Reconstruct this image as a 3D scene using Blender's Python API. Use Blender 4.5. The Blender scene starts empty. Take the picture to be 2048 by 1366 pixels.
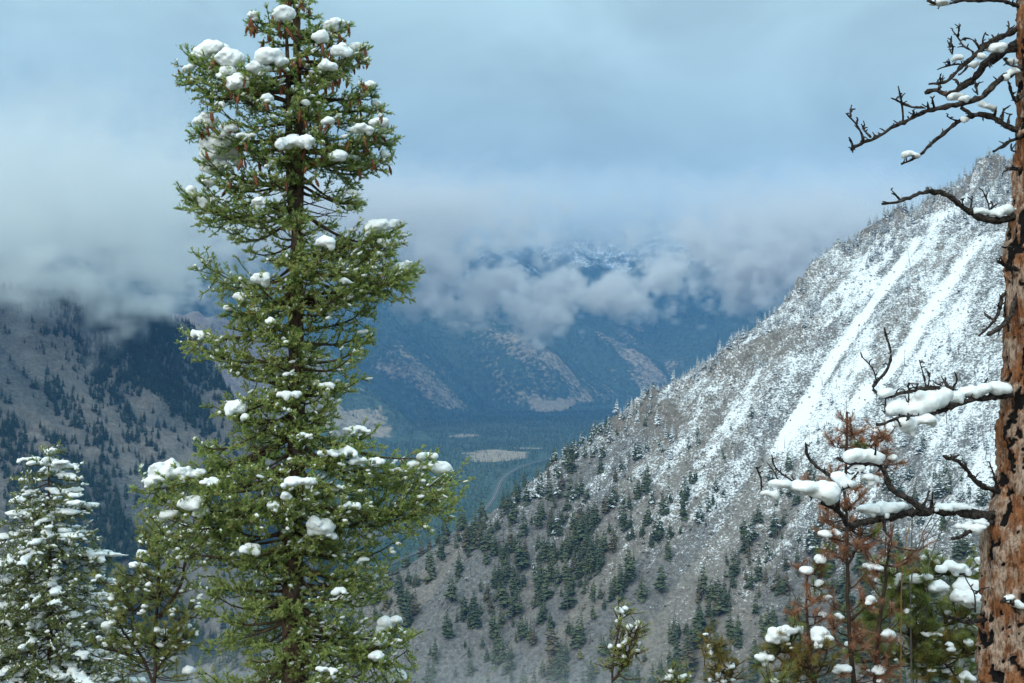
import bpy, bmesh, math, random
import numpy as np
from mathutils import Vector, Matrix

# ------------------------------------------------------------------ camera, sky, sun, exposure
scene = bpy.context.scene
C = scene.collection
FPX = 50.0 / 36.0 * 2048.0            # focal length in photograph pixels
cam_data = bpy.data.cameras.new("camera")
cam_data.lens = 50.0
cam_data.sensor_width = 36.0
cam_data.clip_start = 0.1
cam_data.clip_end = 40000.0
cam = bpy.data.objects.new("camera", cam_data)
cam.location = (0.0, 0.0, 0.0)
cam.rotation_euler = (math.radians(90), 0, 0)
C.objects.link(cam)
scene.camera = cam

SUN_EL, SUN_AZ = math.radians(42), math.radians(215)   # azimuth clockwise from +Y: behind the camera, to the left
world = bpy.data.worlds.new("World")
scene.world = world
world.use_nodes = True
wn, wl = world.node_tree.nodes, world.node_tree.links
wn.clear()
w_out = wn.new("ShaderNodeOutputWorld")
w_sky = wn.new("ShaderNodeTexSky")
w_sky.sky_type = 'NISHITA'
w_sky.sun_disc = False
w_sky.sun_elevation = SUN_EL
w_sky.sun_rotation = SUN_AZ
w_bg1 = wn.new("ShaderNodeBackground")
w_bg1.inputs["Strength"].default_value = 0.08
wl.new(w_sky.outputs[0], w_bg1.inputs["Color"])
# overcast layer: soft cloud texture over the whole dome, brighter towards the zenith as an overcast sky is
w_tc = wn.new("ShaderNodeTexCoord")
w_map = wn.new("ShaderNodeMapping")
w_map.inputs["Scale"].default_value = (1.0, 1.0, 1.9)
wl.new(w_tc.outputs["Generated"], w_map.inputs["Vector"])
w_n = wn.new("ShaderNodeTexNoise")
w_n.inputs["Scale"].default_value = 6.5
w_n.inputs["Detail"].default_value = 4.0
w_n.inputs["Roughness"].default_value = 0.55
w_n.inputs["Distortion"].default_value = 0.5
wl.new(w_map.outputs[0], w_n.inputs["Vector"])
w_r = wn.new("ShaderNodeValToRGB")
w_r.color_ramp.elements[0].position = 0.36
w_r.color_ramp.elements[0].color = (0.163, 0.230, 0.245, 1)
w_r.color_ramp.elements[1].position = 0.66
w_r.color_ramp.elements[1].color = (0.204, 0.293, 0.314, 1)
wl.new(w_n.outputs["Fac"], w_r.inputs["Fac"])
w_sep = wn.new("ShaderNodeSeparateXYZ")
wl.new(w_tc.outputs["Generated"], w_sep.inputs[0])
w_m = wn.new("ShaderNodeMath"); w_m.operation = 'MULTIPLY_ADD'; w_m.use_clamp = False
w_mx = wn.new("ShaderNodeMath"); w_mx.operation = 'MAXIMUM'; w_mx.inputs[1].default_value = 0.0
wl.new(w_sep.outputs["Z"], w_mx.inputs[0])
wl.new(w_mx.outputs[0], w_m.inputs[0])
w_m.inputs[1].default_value = 1.9
w_m.inputs[2].default_value = 0.97
w_bg2 = wn.new("ShaderNodeBackground")
wl.new(w_r.outputs["Color"], w_bg2.inputs["Color"])
wl.new(w_m.outputs[0], w_bg2.inputs["Strength"])
w_mix = wn.new("ShaderNodeMixShader")
w_mix.inputs[0].default_value = 0.96
wl.new(w_bg1.outputs[0], w_mix.inputs[1])
wl.new(w_bg2.outputs[0], w_mix.inputs[2])
wl.new(w_mix.outputs[0], w_out.inputs["Surface"])

sun_data = bpy.data.lights.new("sun", 'SUN')
sun_data.energy = 1.1
sun_data.angle = math.radians(55)
sun_data.color = (1.0, 0.93, 0.82)
sun = bpy.data.objects.new("sun", sun_data)
sdir = Vector((math.sin(SUN_AZ) * math.cos(SUN_EL), math.cos(SUN_AZ) * math.cos(SUN_EL), math.sin(SUN_EL)))
sun.rotation_euler = sdir.to_track_quat('Z', 'Y').to_euler()
sun.location = (0, 0, 1500)
C.objects.link(sun)

scene.render.engine = 'CYCLES'
scene.view_settings.view_transform = 'Standard'
scene.view_settings.look = 'None'
scene.view_settings.gamma = 1.0
scene.view_settings.use_curve_mapping = False
scene.view_settings.exposure = 1.0
cy = scene.cycles
cy.use_denoising = True
try:
    cy.denoiser = 'OPENIMAGEDENOISE'
    cy.denoising_input_passes = 'RGB_ALBEDO_NORMAL'
    cy.denoising_prefilter = 'ACCURATE'
except Exception:
    pass
cy.use_adaptive_sampling = True
cy.adaptive_threshold = 0.02
cy.max_bounces = 7
cy.diffuse_bounces = 3
cy.glossy_bounces = 1
cy.transmission_bounces = 2
cy.volume_bounces = 5
cy.transparent_max_bounces = 8
cy.volume_step_rate = 1.0
cy.volume_max_steps = 256
cy.sample_clamp_indirect = 4.0

# ------------------------------------------------------------------ helpers
rng = np.random.default_rng(11)
random.seed(11)

def at(px, py, Y):
    """the point at distance Y that lies in the direction of photograph pixel (px, py)"""
    return np.array(((px - 1024.0) / FPX * Y, Y, (683.0 - py) / FPX * Y))

def _hash(ix, iy, iz, seed):
    h = (ix.astype(np.int64) * 374761393 + iy.astype(np.int64) * 668265263 + iz.astype(np.int64) * 2147483647 + seed * 974634777) & 0xffffffff
    h = ((h ^ (h >> 13)) * 1274126177) & 0xffffffff
    h = ((h ^ (h >> 16)) * 2246822519) & 0xffffffff
    return ((h ^ (h >> 15)) & 0xffffff) / float(0xffffff)

def vnoise(x, y, z=None, seed=0):
    x = np.asarray(x, float); y = np.asarray(y, float)
    z = np.zeros_like(x) if z is None else np.asarray(z, float)
    ix, iy, iz = np.floor(x), np.floor(y), np.floor(z)
    fx, fy, fz = x - ix, y - iy, z - iz
    fx, fy, fz = [f * f * f * (f * (f * 6 - 15) + 10) for f in (fx, fy, fz)]
    r = 0
    for dx in (0, 1):
        for dy in (0, 1):
            for dz in (0, 1):
                w = (fx if dx else 1 - fx) * (fy if dy else 1 - fy) * (fz if dz else 1 - fz)
                r = r + w * _hash(ix + dx, iy + dy, iz + dz, seed)
    return r

def fbm(x, y, z=None, oct=4, seed=0, gain=0.5):
    a, t, r = 1.0, 0.0, 0.0
    x = np.asarray(x, float); y = np.asarray(y, float)
    for o in range(oct):
        f = 2.03 ** o
        r = r + a * vnoise(x * f + 17.3 * o, y * f - 9.1 * o, None if z is None else np.asarray(z) * f + 5.7 * o, seed + o)
        t += a
        a *= gain
    return r / t                                  # 0..1

def sstep(a, b, x):
    t = np.clip((x - a) / (b - a), 0, 1)
    return t * t * (3 - 2 * t)

def mesh_from(name, verts, faces, mats=(), smooth=False, attrs=None):
    me = bpy.data.meshes.new(name)
    verts = np.asarray(verts, np.float32).reshape(-1, 3)
    if isinstance(faces, np.ndarray):
        n, k = faces.shape
        me.vertices.add(len(verts)); me.vertices.foreach_set("co", verts.ravel())
        me.loops.add(n * k); me.loops.foreach_set("vertex_index", faces.astype(np.int32).ravel())
        me.polygons.add(n)
        me.polygons.foreach_set("loop_start", np.arange(0, n * k, k, dtype=np.int32))
        me.polygons.foreach_set("loop_total", np.full(n, k, np.int32))
    else:
        me.from_pydata([tuple(v) for v in verts], [], [tuple(f) for f in faces])
    for m in (mats if isinstance(mats, (list, tuple)) else [mats]):
        me.materials.append(m)
    if attrs:
        for an, av in attrs.items():
            av = np.asarray(av, np.float32)
            if av.ndim == 1:
                a = me.attributes.new(an, 'FLOAT', 'POINT'); a.data.foreach_set("value", av)
            else:
                a = me.attributes.new(an, 'FLOAT_COLOR', 'POINT'); a.data.foreach_set("color", av.ravel())
    me.update(calc_edges=True)
    me.polygons.foreach_set("use_smooth", np.full(len(me.polygons), bool(smooth)))
    return me

def link(name, me, parent=None, label=None, cat=None, group=None, kind=None, loc=None):
    o = bpy.data.objects.new(name, me)
    C.objects.link(o)
    if parent is not None: o.parent = parent
    if loc is not None: o.location = loc
    if label: o["label"] = label
    if cat: o["category"] = cat
    if group: o["group"] = group
    if kind: o["kind"] = kind
    return o

class MB:
    """collects pieces of mesh (arrays) into one mesh"""
    def __init__(s): s.v, s.f, s.t, s.n = [], [], [], 0
    def add(s, v, f, tint=None):
        v = np.asarray(v, float).reshape(-1, 3); f = np.asarray(f, int)
        s.v.append(v); s.f.append(f + s.n); s.n += len(v)
        s.t.append(np.full(len(v), 0.5) if tint is None else np.broadcast_to(np.asarray(tint, float), (len(v),)).copy())
    def mesh(s, name, mats, smooth=False, origin=None):
        v = np.concatenate(s.v)
        if origin is not None: v = v - np.asarray(origin)
        return mesh_from(name, v, np.concatenate(s.f), mats, smooth, {"tint": np.concatenate(s.t)})

# ---- node material helper
def new_mat(name, rough=0.9, spec=0.2):
    m = bpy.data.materials.new(name)
    m.use_nodes = True
    nt = m.node_tree
    b = nt.nodes["Principled BSDF"]
    b.inputs["Roughness"].default_value = rough
    b.inputs["Specular IOR Level"].default_value = spec
    return m, nt, b

def N(nt, t, **kw):
    n = nt.nodes.new(t)
    for k, v in kw.items():
        if k == "inp":
            for a, b in v.items(): n.inputs[a].default_value = b
        else: setattr(n, k, v)
    return n

def mixc(nt, fac, a, b):
    n = nt.nodes.new("ShaderNodeMix"); n.data_type = 'RGBA'
    for sock, val in ((n.inputs[0], fac), (n.inputs[6], a), (n.inputs[7], b)):
        if hasattr(val, "is_output"): nt.links.new(val, sock)
        else: sock.default_value = val if not isinstance(val, tuple) or len(val) == 4 else (*val, 1)
    return n.outputs[2]

def noise(nt, scale, detail=3, rough=0.55, vec=None, dist=0.0):
    n = N(nt, "ShaderNodeTexNoise", inp={"Scale": scale, "Detail": detail, "Roughness": rough, "Distortion": dist})
    if vec is not None: nt.links.new(vec, n.inputs["Vector"])
    return n.outputs["Fac"]

def mrange(nt, val, a, b, c=0.0, d=1.0):
    n = N(nt, "ShaderNodeMapRange", inp={"From Min": a, "From Max": b, "To Min": c, "To Max": d})
    nt.links.new(val, n.inputs["Value"])
    return n.outputs[0]

def math2(nt, op, a, b):
    n = N(nt, "ShaderNodeMath", operation=op)
    for i, v in enumerate((a, b)):
        if hasattr(v, "is_output"): nt.links.new(v, n.inputs[i])
        else: n.inputs[i].default_value = v
    return n.outputs[0]

def bump(nt, b, h, strength, dist):
    n = N(nt, "ShaderNodeBump", inp={"Strength": strength, "Distance": dist})
    nt.links.new(h, n.inputs["Height"])
    nt.links.new(n.outputs[0], b.inputs["Normal"])

def objpos(nt):
    return nt.nodes.new("ShaderNodeTexCoord").outputs["Object"]

def attr(nt, name):
    n = nt.nodes.new("ShaderNodeAttribute"); n.attribute_name = name
    return n
# ------------------------------------------------------------------ the land
GUL = np.array((0.607, 0.795))             # uphill direction of the right-hand spur
def interp_line(x, pts):
    p = sorted(pts)
    return np.interp(x, [a for a, b in p], [b for a, b in p])

def ridge_from_pixels(pix, plane):
    """ridge line of a slope z = k + a x + b y seen along these pixels"""
    k, a, b = plane
    out = []
    for px, py in pix:
        tx, tz = (px - 1024) / FPX, (683 - py) / FPX
        Y = k / (tz - a * tx - b)
        out.append((tx * Y, Y))
    return out

SPUR = (-466.0, 0.409, 0.536)
SPUR_PIX = [(2240, 250), (2100, 300), (1960, 335), (1870, 388), (1790, 440), (1700, 480), (1640, 512), (1600, 572), (1540, 632), (1470, 680),
            (1400, 728), (1310, 782), (1200, 862), (1100, 932), (1040, 980), (990, 1018), (900, 1070), (830, 1120), (770, 1152), (690, 1190), (560, 1260), (400, 1330)]
SPUR_R = ridge_from_pixels(SPUR_PIX, SPUR)
def spur_z(x, y):
    yr = interp_line(x, SPUR_R)
    k, a, b = SPUR
    yy = np.minimum(y, yr)
    face = k + a * x + b * yy
    over = np.maximum(0, y - yr)
    under = np.maximum(0, yr - y)
    z = face - 0.62 * over
    c = (-0.795 * x + 0.607 * y); t = (0.607 * x + 0.795 * y)
    gul = (fbm(c / 38, t / 210, oct=4, seed=3) - 0.5) * 17 + (fbm(c / 9, t / 30, oct=3, seed=5) - 0.5) * 2.6
    z = z + gul * sstep(0, 40, under + over)
    z = z + (fbm(x / 4.5, y / 4.5, oct=3, seed=8) - 0.5) * 1.3
    # rocky crest: blocky steps near the ridge on the upper half
    crag = sstep(0.42, 0.62, fbm(x / 30, y / 30, oct=3, seed=21)) * sstep(95, 15, under) * sstep(5, 70, x) * sstep(-10, 8, -over + 14)
    blk = np.floor(fbm(x / 9, y / 9, oct=3, seed=31) * 7) / 7 + 0.25 * fbm(x / 2.5, y / 2.5, oct=2, seed=33)
    z = z + crag * (blk - 0.45) * 15
    # concave foot
    lowz = -190
    z = np.where(z < lowz, lowz + (z - lowz) * 0.35, z)
    return z, under, over, crag, c, t

LEFT = (-835.0, -0.42, 0.44)
LEFT_R = ridge_from_pixels([(-300, 560), (0, 575), (200, 590), (300, 632), (384, 660), (420, 715), (450, 783), (500, 860), (560, 950), (680, 1130), (760, 1260)], LEFT)
def left_z(x, y):
    yr = interp_line(x, LEFT_R)
    k, a, b = LEFT
    yy = np.minimum(y, yr)
    over = np.maximum(0, y - yr); under = np.maximum(0, yr - y)
    z = k + a * x + b * yy - 0.5 * over
    c = (0.72 * x + 0.69 * y); t = (-0.69 * x + 0.72 * y)
    g = fbm(c / 75, t / 330, oct=4, seed=41) - 0.5
    z = z + g * 42 * sstep(0, 60, under + over) + (fbm(c / 17, t / 60, oct=3, seed=43) - 0.5) * 7
    r = np.abs(fbm(x / 26, y / 26, oct=3, seed=47) - 0.5)
    rock = sstep(0.5, 0.64, fbm(x / 90, y / 90, oct=3, seed=49) + 0.10 * sstep(-600, -480, -x + 0 * y) )
    z = z + rock * (0.25 - r) * 26
    z = z + (fbm(x / 7, y / 7, oct=2, seed=44) - 0.5) * 2.5
    return np.maximum(z, -262 + 0 * z), under, over, rock, g, c, t

FLOOR = -260.0
def far_z(x, y):
    fl = FLOOR + (fbm(x / 300, y / 300, oct=3, seed=51) - 0.5) * 10
    # spur behind the big spruce
    n1 = (fbm((0.7 * x + 0.7 * y) / 150, (-0.7 * x + 0.7 * y) / 420, oct=4, seed=53) - 0.5)
    r2 = [(-1800, 3500), (-800, 3828), (-506, 3982), (-430, 3910), (-355, 3843), (-203, 3750), (0, 3600), (1900, 2300)]
    yr = interp_line(x, r2)
    l2 = FLOOR - 0.45 * (x + 203) + 0.45 * (np.minimum(y, yr) - 3750) - 0.5 * np.maximum(0, y - yr) + n1 * 70
    cl = sstep(0.45, 0.6, fbm(x / 120, y / 120, oct=3, seed=58)) * sstep(-560, -700, x)
    l2 = l2 + cl * (np.floor(fbm(x / 45, y / 45, oct=3, seed=59) * 6) / 6 - 0.4) * 90
    ca, ta = (0.7 * x + 0.7 * y), (-0.7 * x + 0.7 * y)
    rib = fbm(ca / 300, ta / 1500, oct=4, seed=62) - 0.5
    A = FLOOR + rib * 330 * sstep(-50, 300, ta - 3500) + 0.62 * (-0.7 * (x + 42) + 0.7 * (y - 5030)) + (fbm(ca / 260, ta / 900, oct=5, seed=61) - 0.5) * 130 * sstep(-50, 250, ta - 3500)
    cb, tb = (-0.83 * x + 0.55 * y), (0.55 * x + 0.83 * y)
    B = FLOOR + 0.55 * (0.55 * (x - 300) + 0.83 * (y - 6000)) + (fbm(cb / 260, tb / 900, oct=5, seed=67) - 0.5) * 240
    knoll = FLOOR - 9 + 80 * np.exp(-(((x - 195) / 150) ** 2 + ((y - 5750) / 260) ** 2))
    z = np.maximum(np.maximum(np.maximum(fl, l2), np.maximum(A, B)), knoll)
    z = z + (fbm(x / 60, y / 60, oct=3, seed=71) - 0.5) * 14 * sstep(3, 60, z - fl)
    z = np.where(z > 600, 600 + (z - 600) * 0.3, z); z = np.minimum(z, 700)
    which = np.argmax(np.stack([fl, l2, A, B, knoll]), axis=0)
    return z, which

def near_z(x, y):
    z = -1.75 - 0.42 * np.maximum(y, 0) - 0.12 * np.maximum(x, 0) * 0 + (fbm(x / 6, y / 6, oct=4, seed=81) - 0.5) * 1.0 * sstep(1, 6, np.abs(y) + np.abs(x))
    z = np.where(z < -200, -200 + (z + 200) * 0.1, z)
    return z

def grid_patch(name, fz, x0, x1, y0, y1, nx, ny, mat, masks):
    xs = np.linspace(x0, x1, nx); ys = np.linspace(y0, y1, ny)
    X, Y = np.meshgrid(xs, ys)
    Z = fz(X, Y)
    V = np.stack([X, Y, Z], -1).reshape(-1, 3)
    i = np.arange(nx * ny).reshape(ny, nx)
    F = np.stack([i[:-1, :-1], i[:-1, 1:], i[1:, 1:], i[1:, :-1]], -1).reshape(-1, 4)
    m = masks(X, Y, Z)
    col = np.ones((nx * ny, 4), np.float32)
    for k, a in enumerate(m): col[:, k] = np.clip(a, 0, 1).ravel()
    me = mesh_from(name, V, F, mat, True, {"mask": col})
    return link(name, me, kind="structure")

def seg_dist(px, py, a, b):
    ax, ay = a; bx, by = b
    dx, dy = bx - ax, by - ay
    t = np.clip(((px - ax) * dx + (py - ay) * dy) / (dx * dx + dy * dy), 0, 1)
    return np.hypot(px - ax - t * dx, py - ay - t * dy)

def on_plane(px, py, plane):
    k, a, b = plane
    tx, tz = (px - 1024) / FPX, (683 - py) / FPX
    Y = k / (tz - a * tx - b)
    return tx * Y, Y

def chain_dist(X, Y, pts):
    return np.min([seg_dist(X, Y, a, b) for a, b in zip(pts[:-1], pts[1:])], axis=0)

CHUTE1 = [on_plane(*p, SPUR) for p in ((1830, 480), (1790, 550), (1720, 650), (1660, 740), (1600, 840), (1555, 905))]
CHUTE2 = [on_plane(*p, SPUR) for p in ((1960, 480), (1880, 590), (1800, 720), (1700, 830))]
CHUTE3 = [on_plane(*p, SPUR) for p in ((1600, 860), (1540, 930), (1480, 1040), (1400, 1160), (1290, 1290))]
def spur_masks(X, Y, Z):
    _, under, over, crag, c, t = spur_z(X, Y)
    alt = Z + 0.10 * X                                # snow line climbs towards the lower ridge
    n = fbm(c / 11, t / 45, oct=4, seed=91)
    n2 = fbm(c / 30, t / 120, oct=3, seed=93)
    n3 = fbm(c / 4.0, t / 16, oct=3, seed=94)
    snow = sstep(-200, 0, alt + 40 * (n2 - 0.5) + 80 * (n - 0.5)) * 0.50
    snow = snow + 0.14 * sstep(0.50, 0.66, n) * sstep(-110, -20, alt) + 0.34 * (n3 - 0.5) * sstep(-150, -50, alt)
    ch = np.exp(-(chain_dist(X, Y, CHUTE1) / 3.0) ** 2) + 0.9 * np.exp(-(chain_dist(X, Y, CHUTE2) / 3.4) ** 2)
    snow = snow + ch * (0.25 + 0.7 * n3)
    c3 = np.exp(-(chain_dist(X, Y, CHUTE3) / 7.0) ** 2)
    snow = np.maximum(snow, c3 * 0.42 * sstep(0.35, 0.6, fbm(c / 3, t / 12, oct=3, seed=95) + 0.15) * sstep(-150, -80, Z))
    snow = snow * (1 - 0.3 * crag)
    tan = sstep(0.45, 0.65, fbm(c / 16, t / 120, oct=3, seed=97)) + c3
    return snow, tan, crag

def left_masks(X, Y, Z):
    _, under, over, rock, g, c, t = left_z(X, Y)
    scree = sstep(0.50, 0.58, fbm(c / 60, t / 240, oct=3, seed=101))
    return np.zeros_like(X), scree, rock

def ell(X, Y, cx, cy, rx, ry, ang=0.0, seed=0):
    ca, sa = math.cos(ang), math.sin(ang)
    u, v = ((X - cx) * ca + (Y - cy) * sa) / rx, (-(X - cx) * sa + (Y - cy) * ca) / ry
    r = np.hypot(u, v) + (fbm(X / 60, Y / 60, oct=3, seed=110 + seed) - 0.5) * 0.9
    return sstep(1.05, 0.85, r)

def floor_at(px, py):
    Y = -FLOOR / ((py - 683) / FPX)
    return (px - 1024) / FPX * Y, Y
def far_masks(X, Y, Z):
    _, w = far_z(X, Y)
    h = Z - FLOOR
    tan = np.zeros_like(X)
    for (px, py, rx, ry, s) in ((1000, 912, 75, 150, 1), (1058, 896, 40, 45, 2), (935, 872, 45, 60, 3), (1100, 822, 90, 110, 4)):
        cx, cy_ = floor_at(px, py)
        tan = np.maximum(tan, ell(X, Y, cx, cy_, rx, ry, 0, s) * (h < 45))
    ca, ta = (0.7 * X + 0.7 * Y), (-0.7 * X + 0.7 * Y)
    strk = fbm(ca / 60, ta / 200, oct=4, seed=121)
    rib = fbm(ca / 300, ta / 1500, oct=4, seed=62) - 0.5
    lo = sstep(10, 40, h)
    tan = np.maximum(tan, (w == 2) * lo * np.clip(0.20 + 1.8 * rib + 1.6 * (strk - 0.5), 0, 0.58) * sstep(470, 250, h))
    tan = np.maximum(tan, (w == 3) * sstep(0.52, 0.68, fbm(X / 140, Y / 140, oct=4, seed=125)) * lo * sstep(230, 90, h))
    tan = np.maximum(tan, (w == 4) * 0.9)
    tan = np.maximum(tan, (w == 1) * 0.8 * sstep(0.40, 0.66, fbm(ca / 45, ta / 110, oct=5, seed=127)) * sstep(3, 20, h))
    snow = 0.52 * sstep(540, 700, h + (fbm(X / 70, Y / 70, oct=4, seed=131) - 0.5) * 420)
    rock = (w == 1) * sstep(-480, -620, X)
    return snow, tan, rock

def ground_material(name, dark, tan, rock, snowcol=(0.82, 0.85, 0.88), fine=1.0, bumpd=0.5):
    m, nt, b = new_mat(name, 0.95, 0.1)
    pos = objpos(nt)
    mk = attr(nt, "mask")
    sep = N(nt, "ShaderNodeSeparateColor"); nt.links.new(mk.outputs["Color"], sep.inputs[0])
    f1 = noise(nt, 0.55 * fine, 5, 0.65, pos)
    f2 = noise(nt, 0.09 * fine, 4, 0.6, pos)
    base = mixc(nt, mrange(nt, f1, 0.3, 0.7), tuple(c * 0.5 for c in dark), tuple(c * 1.6 for c in dark))
    tn = mixc(nt, mrange(nt, f1, 0.3, 0.72), tuple(c * 0.62 for c in tan), tuple(c * 1.4 for c in tan))
    tm = mrange(nt, math2(nt, 'ADD', sep.outputs[1], math2(nt, 'ADD', math2(nt, 'MULTIPLY', math2(nt, 'SUBTRACT', f2, 0.5), 1.1), math2(nt, 'MULTIPLY', math2(nt, 'SUBTRACT', f1, 0.5), 1.4))), 0.32, 0.68)
    col = mixc(nt, tm, base, tn)
    rk = mixc(nt, mrange(nt, noise(nt, 0.3 * fine, 5, 0.7, pos), 0.35, 0.65), tuple(c * 0.5 for c in rock), rock)
    col = mixc(nt, sep.outputs[2], col, rk)
    # snow lies in broken patches: the mask says how much, the noise where
    pat = math2(nt, 'ADD', math2(nt, 'MULTIPLY', noise(nt, 0.9 * fine, 5, 0.8, pos), 0.78), math2(nt, 'MULTIPLY', noise(nt, 0.2 * fine, 3, 0.6, pos), 0.22))
    thr = math2(nt, 'SUBTRACT', 1.0, sep.outputs[0])
    s = mrange(nt, math2(nt, 'SUBTRACT', pat, mrange(nt, thr, 0, 1, 0.30, 0.72)), -0.035, 0.05)
    s = math2(nt, 'MULTIPLY', s, mrange(nt, sep.outputs[0], 0.02, 0.15))
    col = mixc(nt, s, col, snowcol)
    nt.links.new(col, b.inputs["Base Color"])
    bump(nt, b, f1, 0.8, bumpd)
    return m

M_spur = ground_material("scree_and_snow", (0.140, 0.136, 0.130), (0.190, 0.172, 0.152), (0.235, 0.205, 0.175), bumpd=1.0)
M_left = ground_material("rocky_mountainside", (0.092, 0.096, 0.090), (0.155, 0.150, 0.138), (0.215, 0.195, 0.172), fine=0.6, bumpd=1.5)
M_far = ground_material("forest_floor_and_meadow", (0.060, 0.090, 0.062), (0.300, 0.245, 0.175), (0.24, 0.19, 0.15), fine=0.12, bumpd=4.0)
M_near = ground_material("hillside_soil", (0.10, 0.085, 0.065), (0.16, 0.14, 0.10), (0.2, 0.19, 0.18), fine=6.0, bumpd=0.05)

spur = grid_patch("mountain_slope", lambda x, y: spur_z(x, y)[0], -270, 480, 430, 1010, 390, 300, M_spur, spur_masks)
left = grid_patch("mountainside", lambda x, y: left_z(x, y)[0], -1100, 40, 900, 2000, 260, 250, M_left, left_masks)
far = grid_patch("valley_terrain", lambda x, y: far_z(x, y)[0], -1900, 2000, 1300, 8300, 230, 350, M_far, far_masks)
near = grid_patch("hillside", lambda x, y: near_z(x, y), -420, 320, -40, 640, 150, 136, M_near,
                  lambda X, Y, Z: (0.35 * fbm(X / 3, Y / 3, oct=3, seed=141) * sstep(120, 40, Y), fbm(X / 8, Y / 8, seed=143), 0 * X))
# low ground between the near hillside and the far valley
base = grid_patch("valley_bottom", lambda x, y: -262 + (fbm(x / 120, y / 120, oct=3, seed=145) - 0.5) * 8 + 40 * sstep(700, 300, y), -1900, 2000, 250, 1400, 120, 60, M_far,
                  lambda X, Y, Z: (0 * X, 0.6 * fbm(X / 120, Y / 120, seed=147), 0 * X))

# ---- the road down in the valley
def ribbon(pts, offs):
    pts = np.array(pts, float)
    tt = np.linspace(0, len(pts) - 1, len(pts) * 8)
    P = np.stack([np.interp(tt, np.arange(len(pts)), pts[:, k]) for k in range(2)], -1)
    for _ in range(14): P[1:-1] = 0.25 * P[:-2] + 0.5 * P[1:-1] + 0.25 * P[2:]
    T = np.gradient(P, axis=0); T /= np.linalg.norm(T, axis=1)[:, None]
    Nn = np.stack([T[:, 1], -T[:, 0]], -1)
    return [P + Nn * o for o in offs], P
ROAD_PIX = [(1110, 915), (1060, 926), (1028, 938), (1008, 952), (997, 968), (990, 990), (960, 1030), (900, 1075), (820, 1112), (770, 1134), (700, 1175)]
ROAD = [floor_at(*p) for p in ROAD_PIX]
def strip(name, offs_pairs, zoff, mat, parent=None, kind=None):
    mb = MB()
    for o0, o1 in offs_pairs:
        (a, b), P = ribbon(ROAD, (o0, o1))
        za = far_z(P[:, 0], P[:, 1])[0] + zoff
        v = np.concatenate([np.column_stack([a, za]), np.column_stack([b, za])])
        n = len(P); i = np.arange(n - 1)
        mb.add(v, np.stack([i, i + 1, i + 1 + n, i + n], -1))
    return link(name, mb.mesh(name, mat, True), parent, kind=kind)
def flat_mat(name, col, rough=0.9, var=0.25, scale=1.0):
    m, nt, b = new_mat(name, rough, 0.2)
    f = noise(nt, scale, 4, 0.6, objpos(nt))
    nt.links.new(mixc(nt, mrange(nt, f, 0.3, 0.7), tuple(c * (1 - var) for c in col), tuple(min(1, c * (1 + var)) for c in col)), b.inputs["Base Color"])
    return m
M_asphalt = flat_mat("asphalt", (0.06, 0.06, 0.062), scale=0.2)
M_verge = flat_mat("gravel_verge", (0.19, 0.175, 0.15), scale=0.1)
M_line = flat_mat("road_paint", (0.62, 0.55, 0.35), var=0.1)
road = strip("road", [(-2.6, 2.6)], 1.0, M_asphalt, kind="structure")
strip("verge", [(-3.5, -2.6), (2.6, 3.5)], 0.98, M_verge, road)
strip("centre_line", [(-0.2, 0.2)], 1.04, M_line, road)
# ------------------------------------------------------------------ trees on the mountains
def foliage_material(name, dark, light, snow=0.0, rnd=0.35, brown=None):
    m, nt, b = new_mat(name, 0.85, 0.15)
    oi = nt.nodes.new("ShaderNodeObjectInfo")
    at_ = attr(nt, "tint")
    f = math2(nt, 'ADD', math2(nt, 'MULTIPLY', oi.outputs["Random"], rnd), math2(nt, 'MULTIPLY', at_.outputs["Fac"], 1 - rnd))
    col = mixc(nt, f, dark, light)
    if brown is not None:
        col = mixc(nt, mrange(nt, oi.outputs["Random"], 0.90, 0.94), col, brown)
    if snow > 0:
        geo = nt.nodes.new("ShaderNodeNewGeometry")
        sx = N(nt, "ShaderNodeSeparateXYZ"); nt.links.new(geo.outputs["Normal"], sx.inputs[0])
        nz = noise(nt, 6.0, 3, 0.6, objpos(nt))
        s = math2(nt, 'MULTIPLY', mrange(nt, math2(nt, 'ABSOLUTE', sx.outputs["Z"], 0), 0.25, 0.6), mrange(nt, nz, 0.66 - 0.36 * snow, 0.74 - 0.36 * snow))
        col = mixc(nt, s, col, (0.74, 0.79, 0.84))
    nt.links.new(col, b.inputs["Base Color"])
    return m

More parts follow.
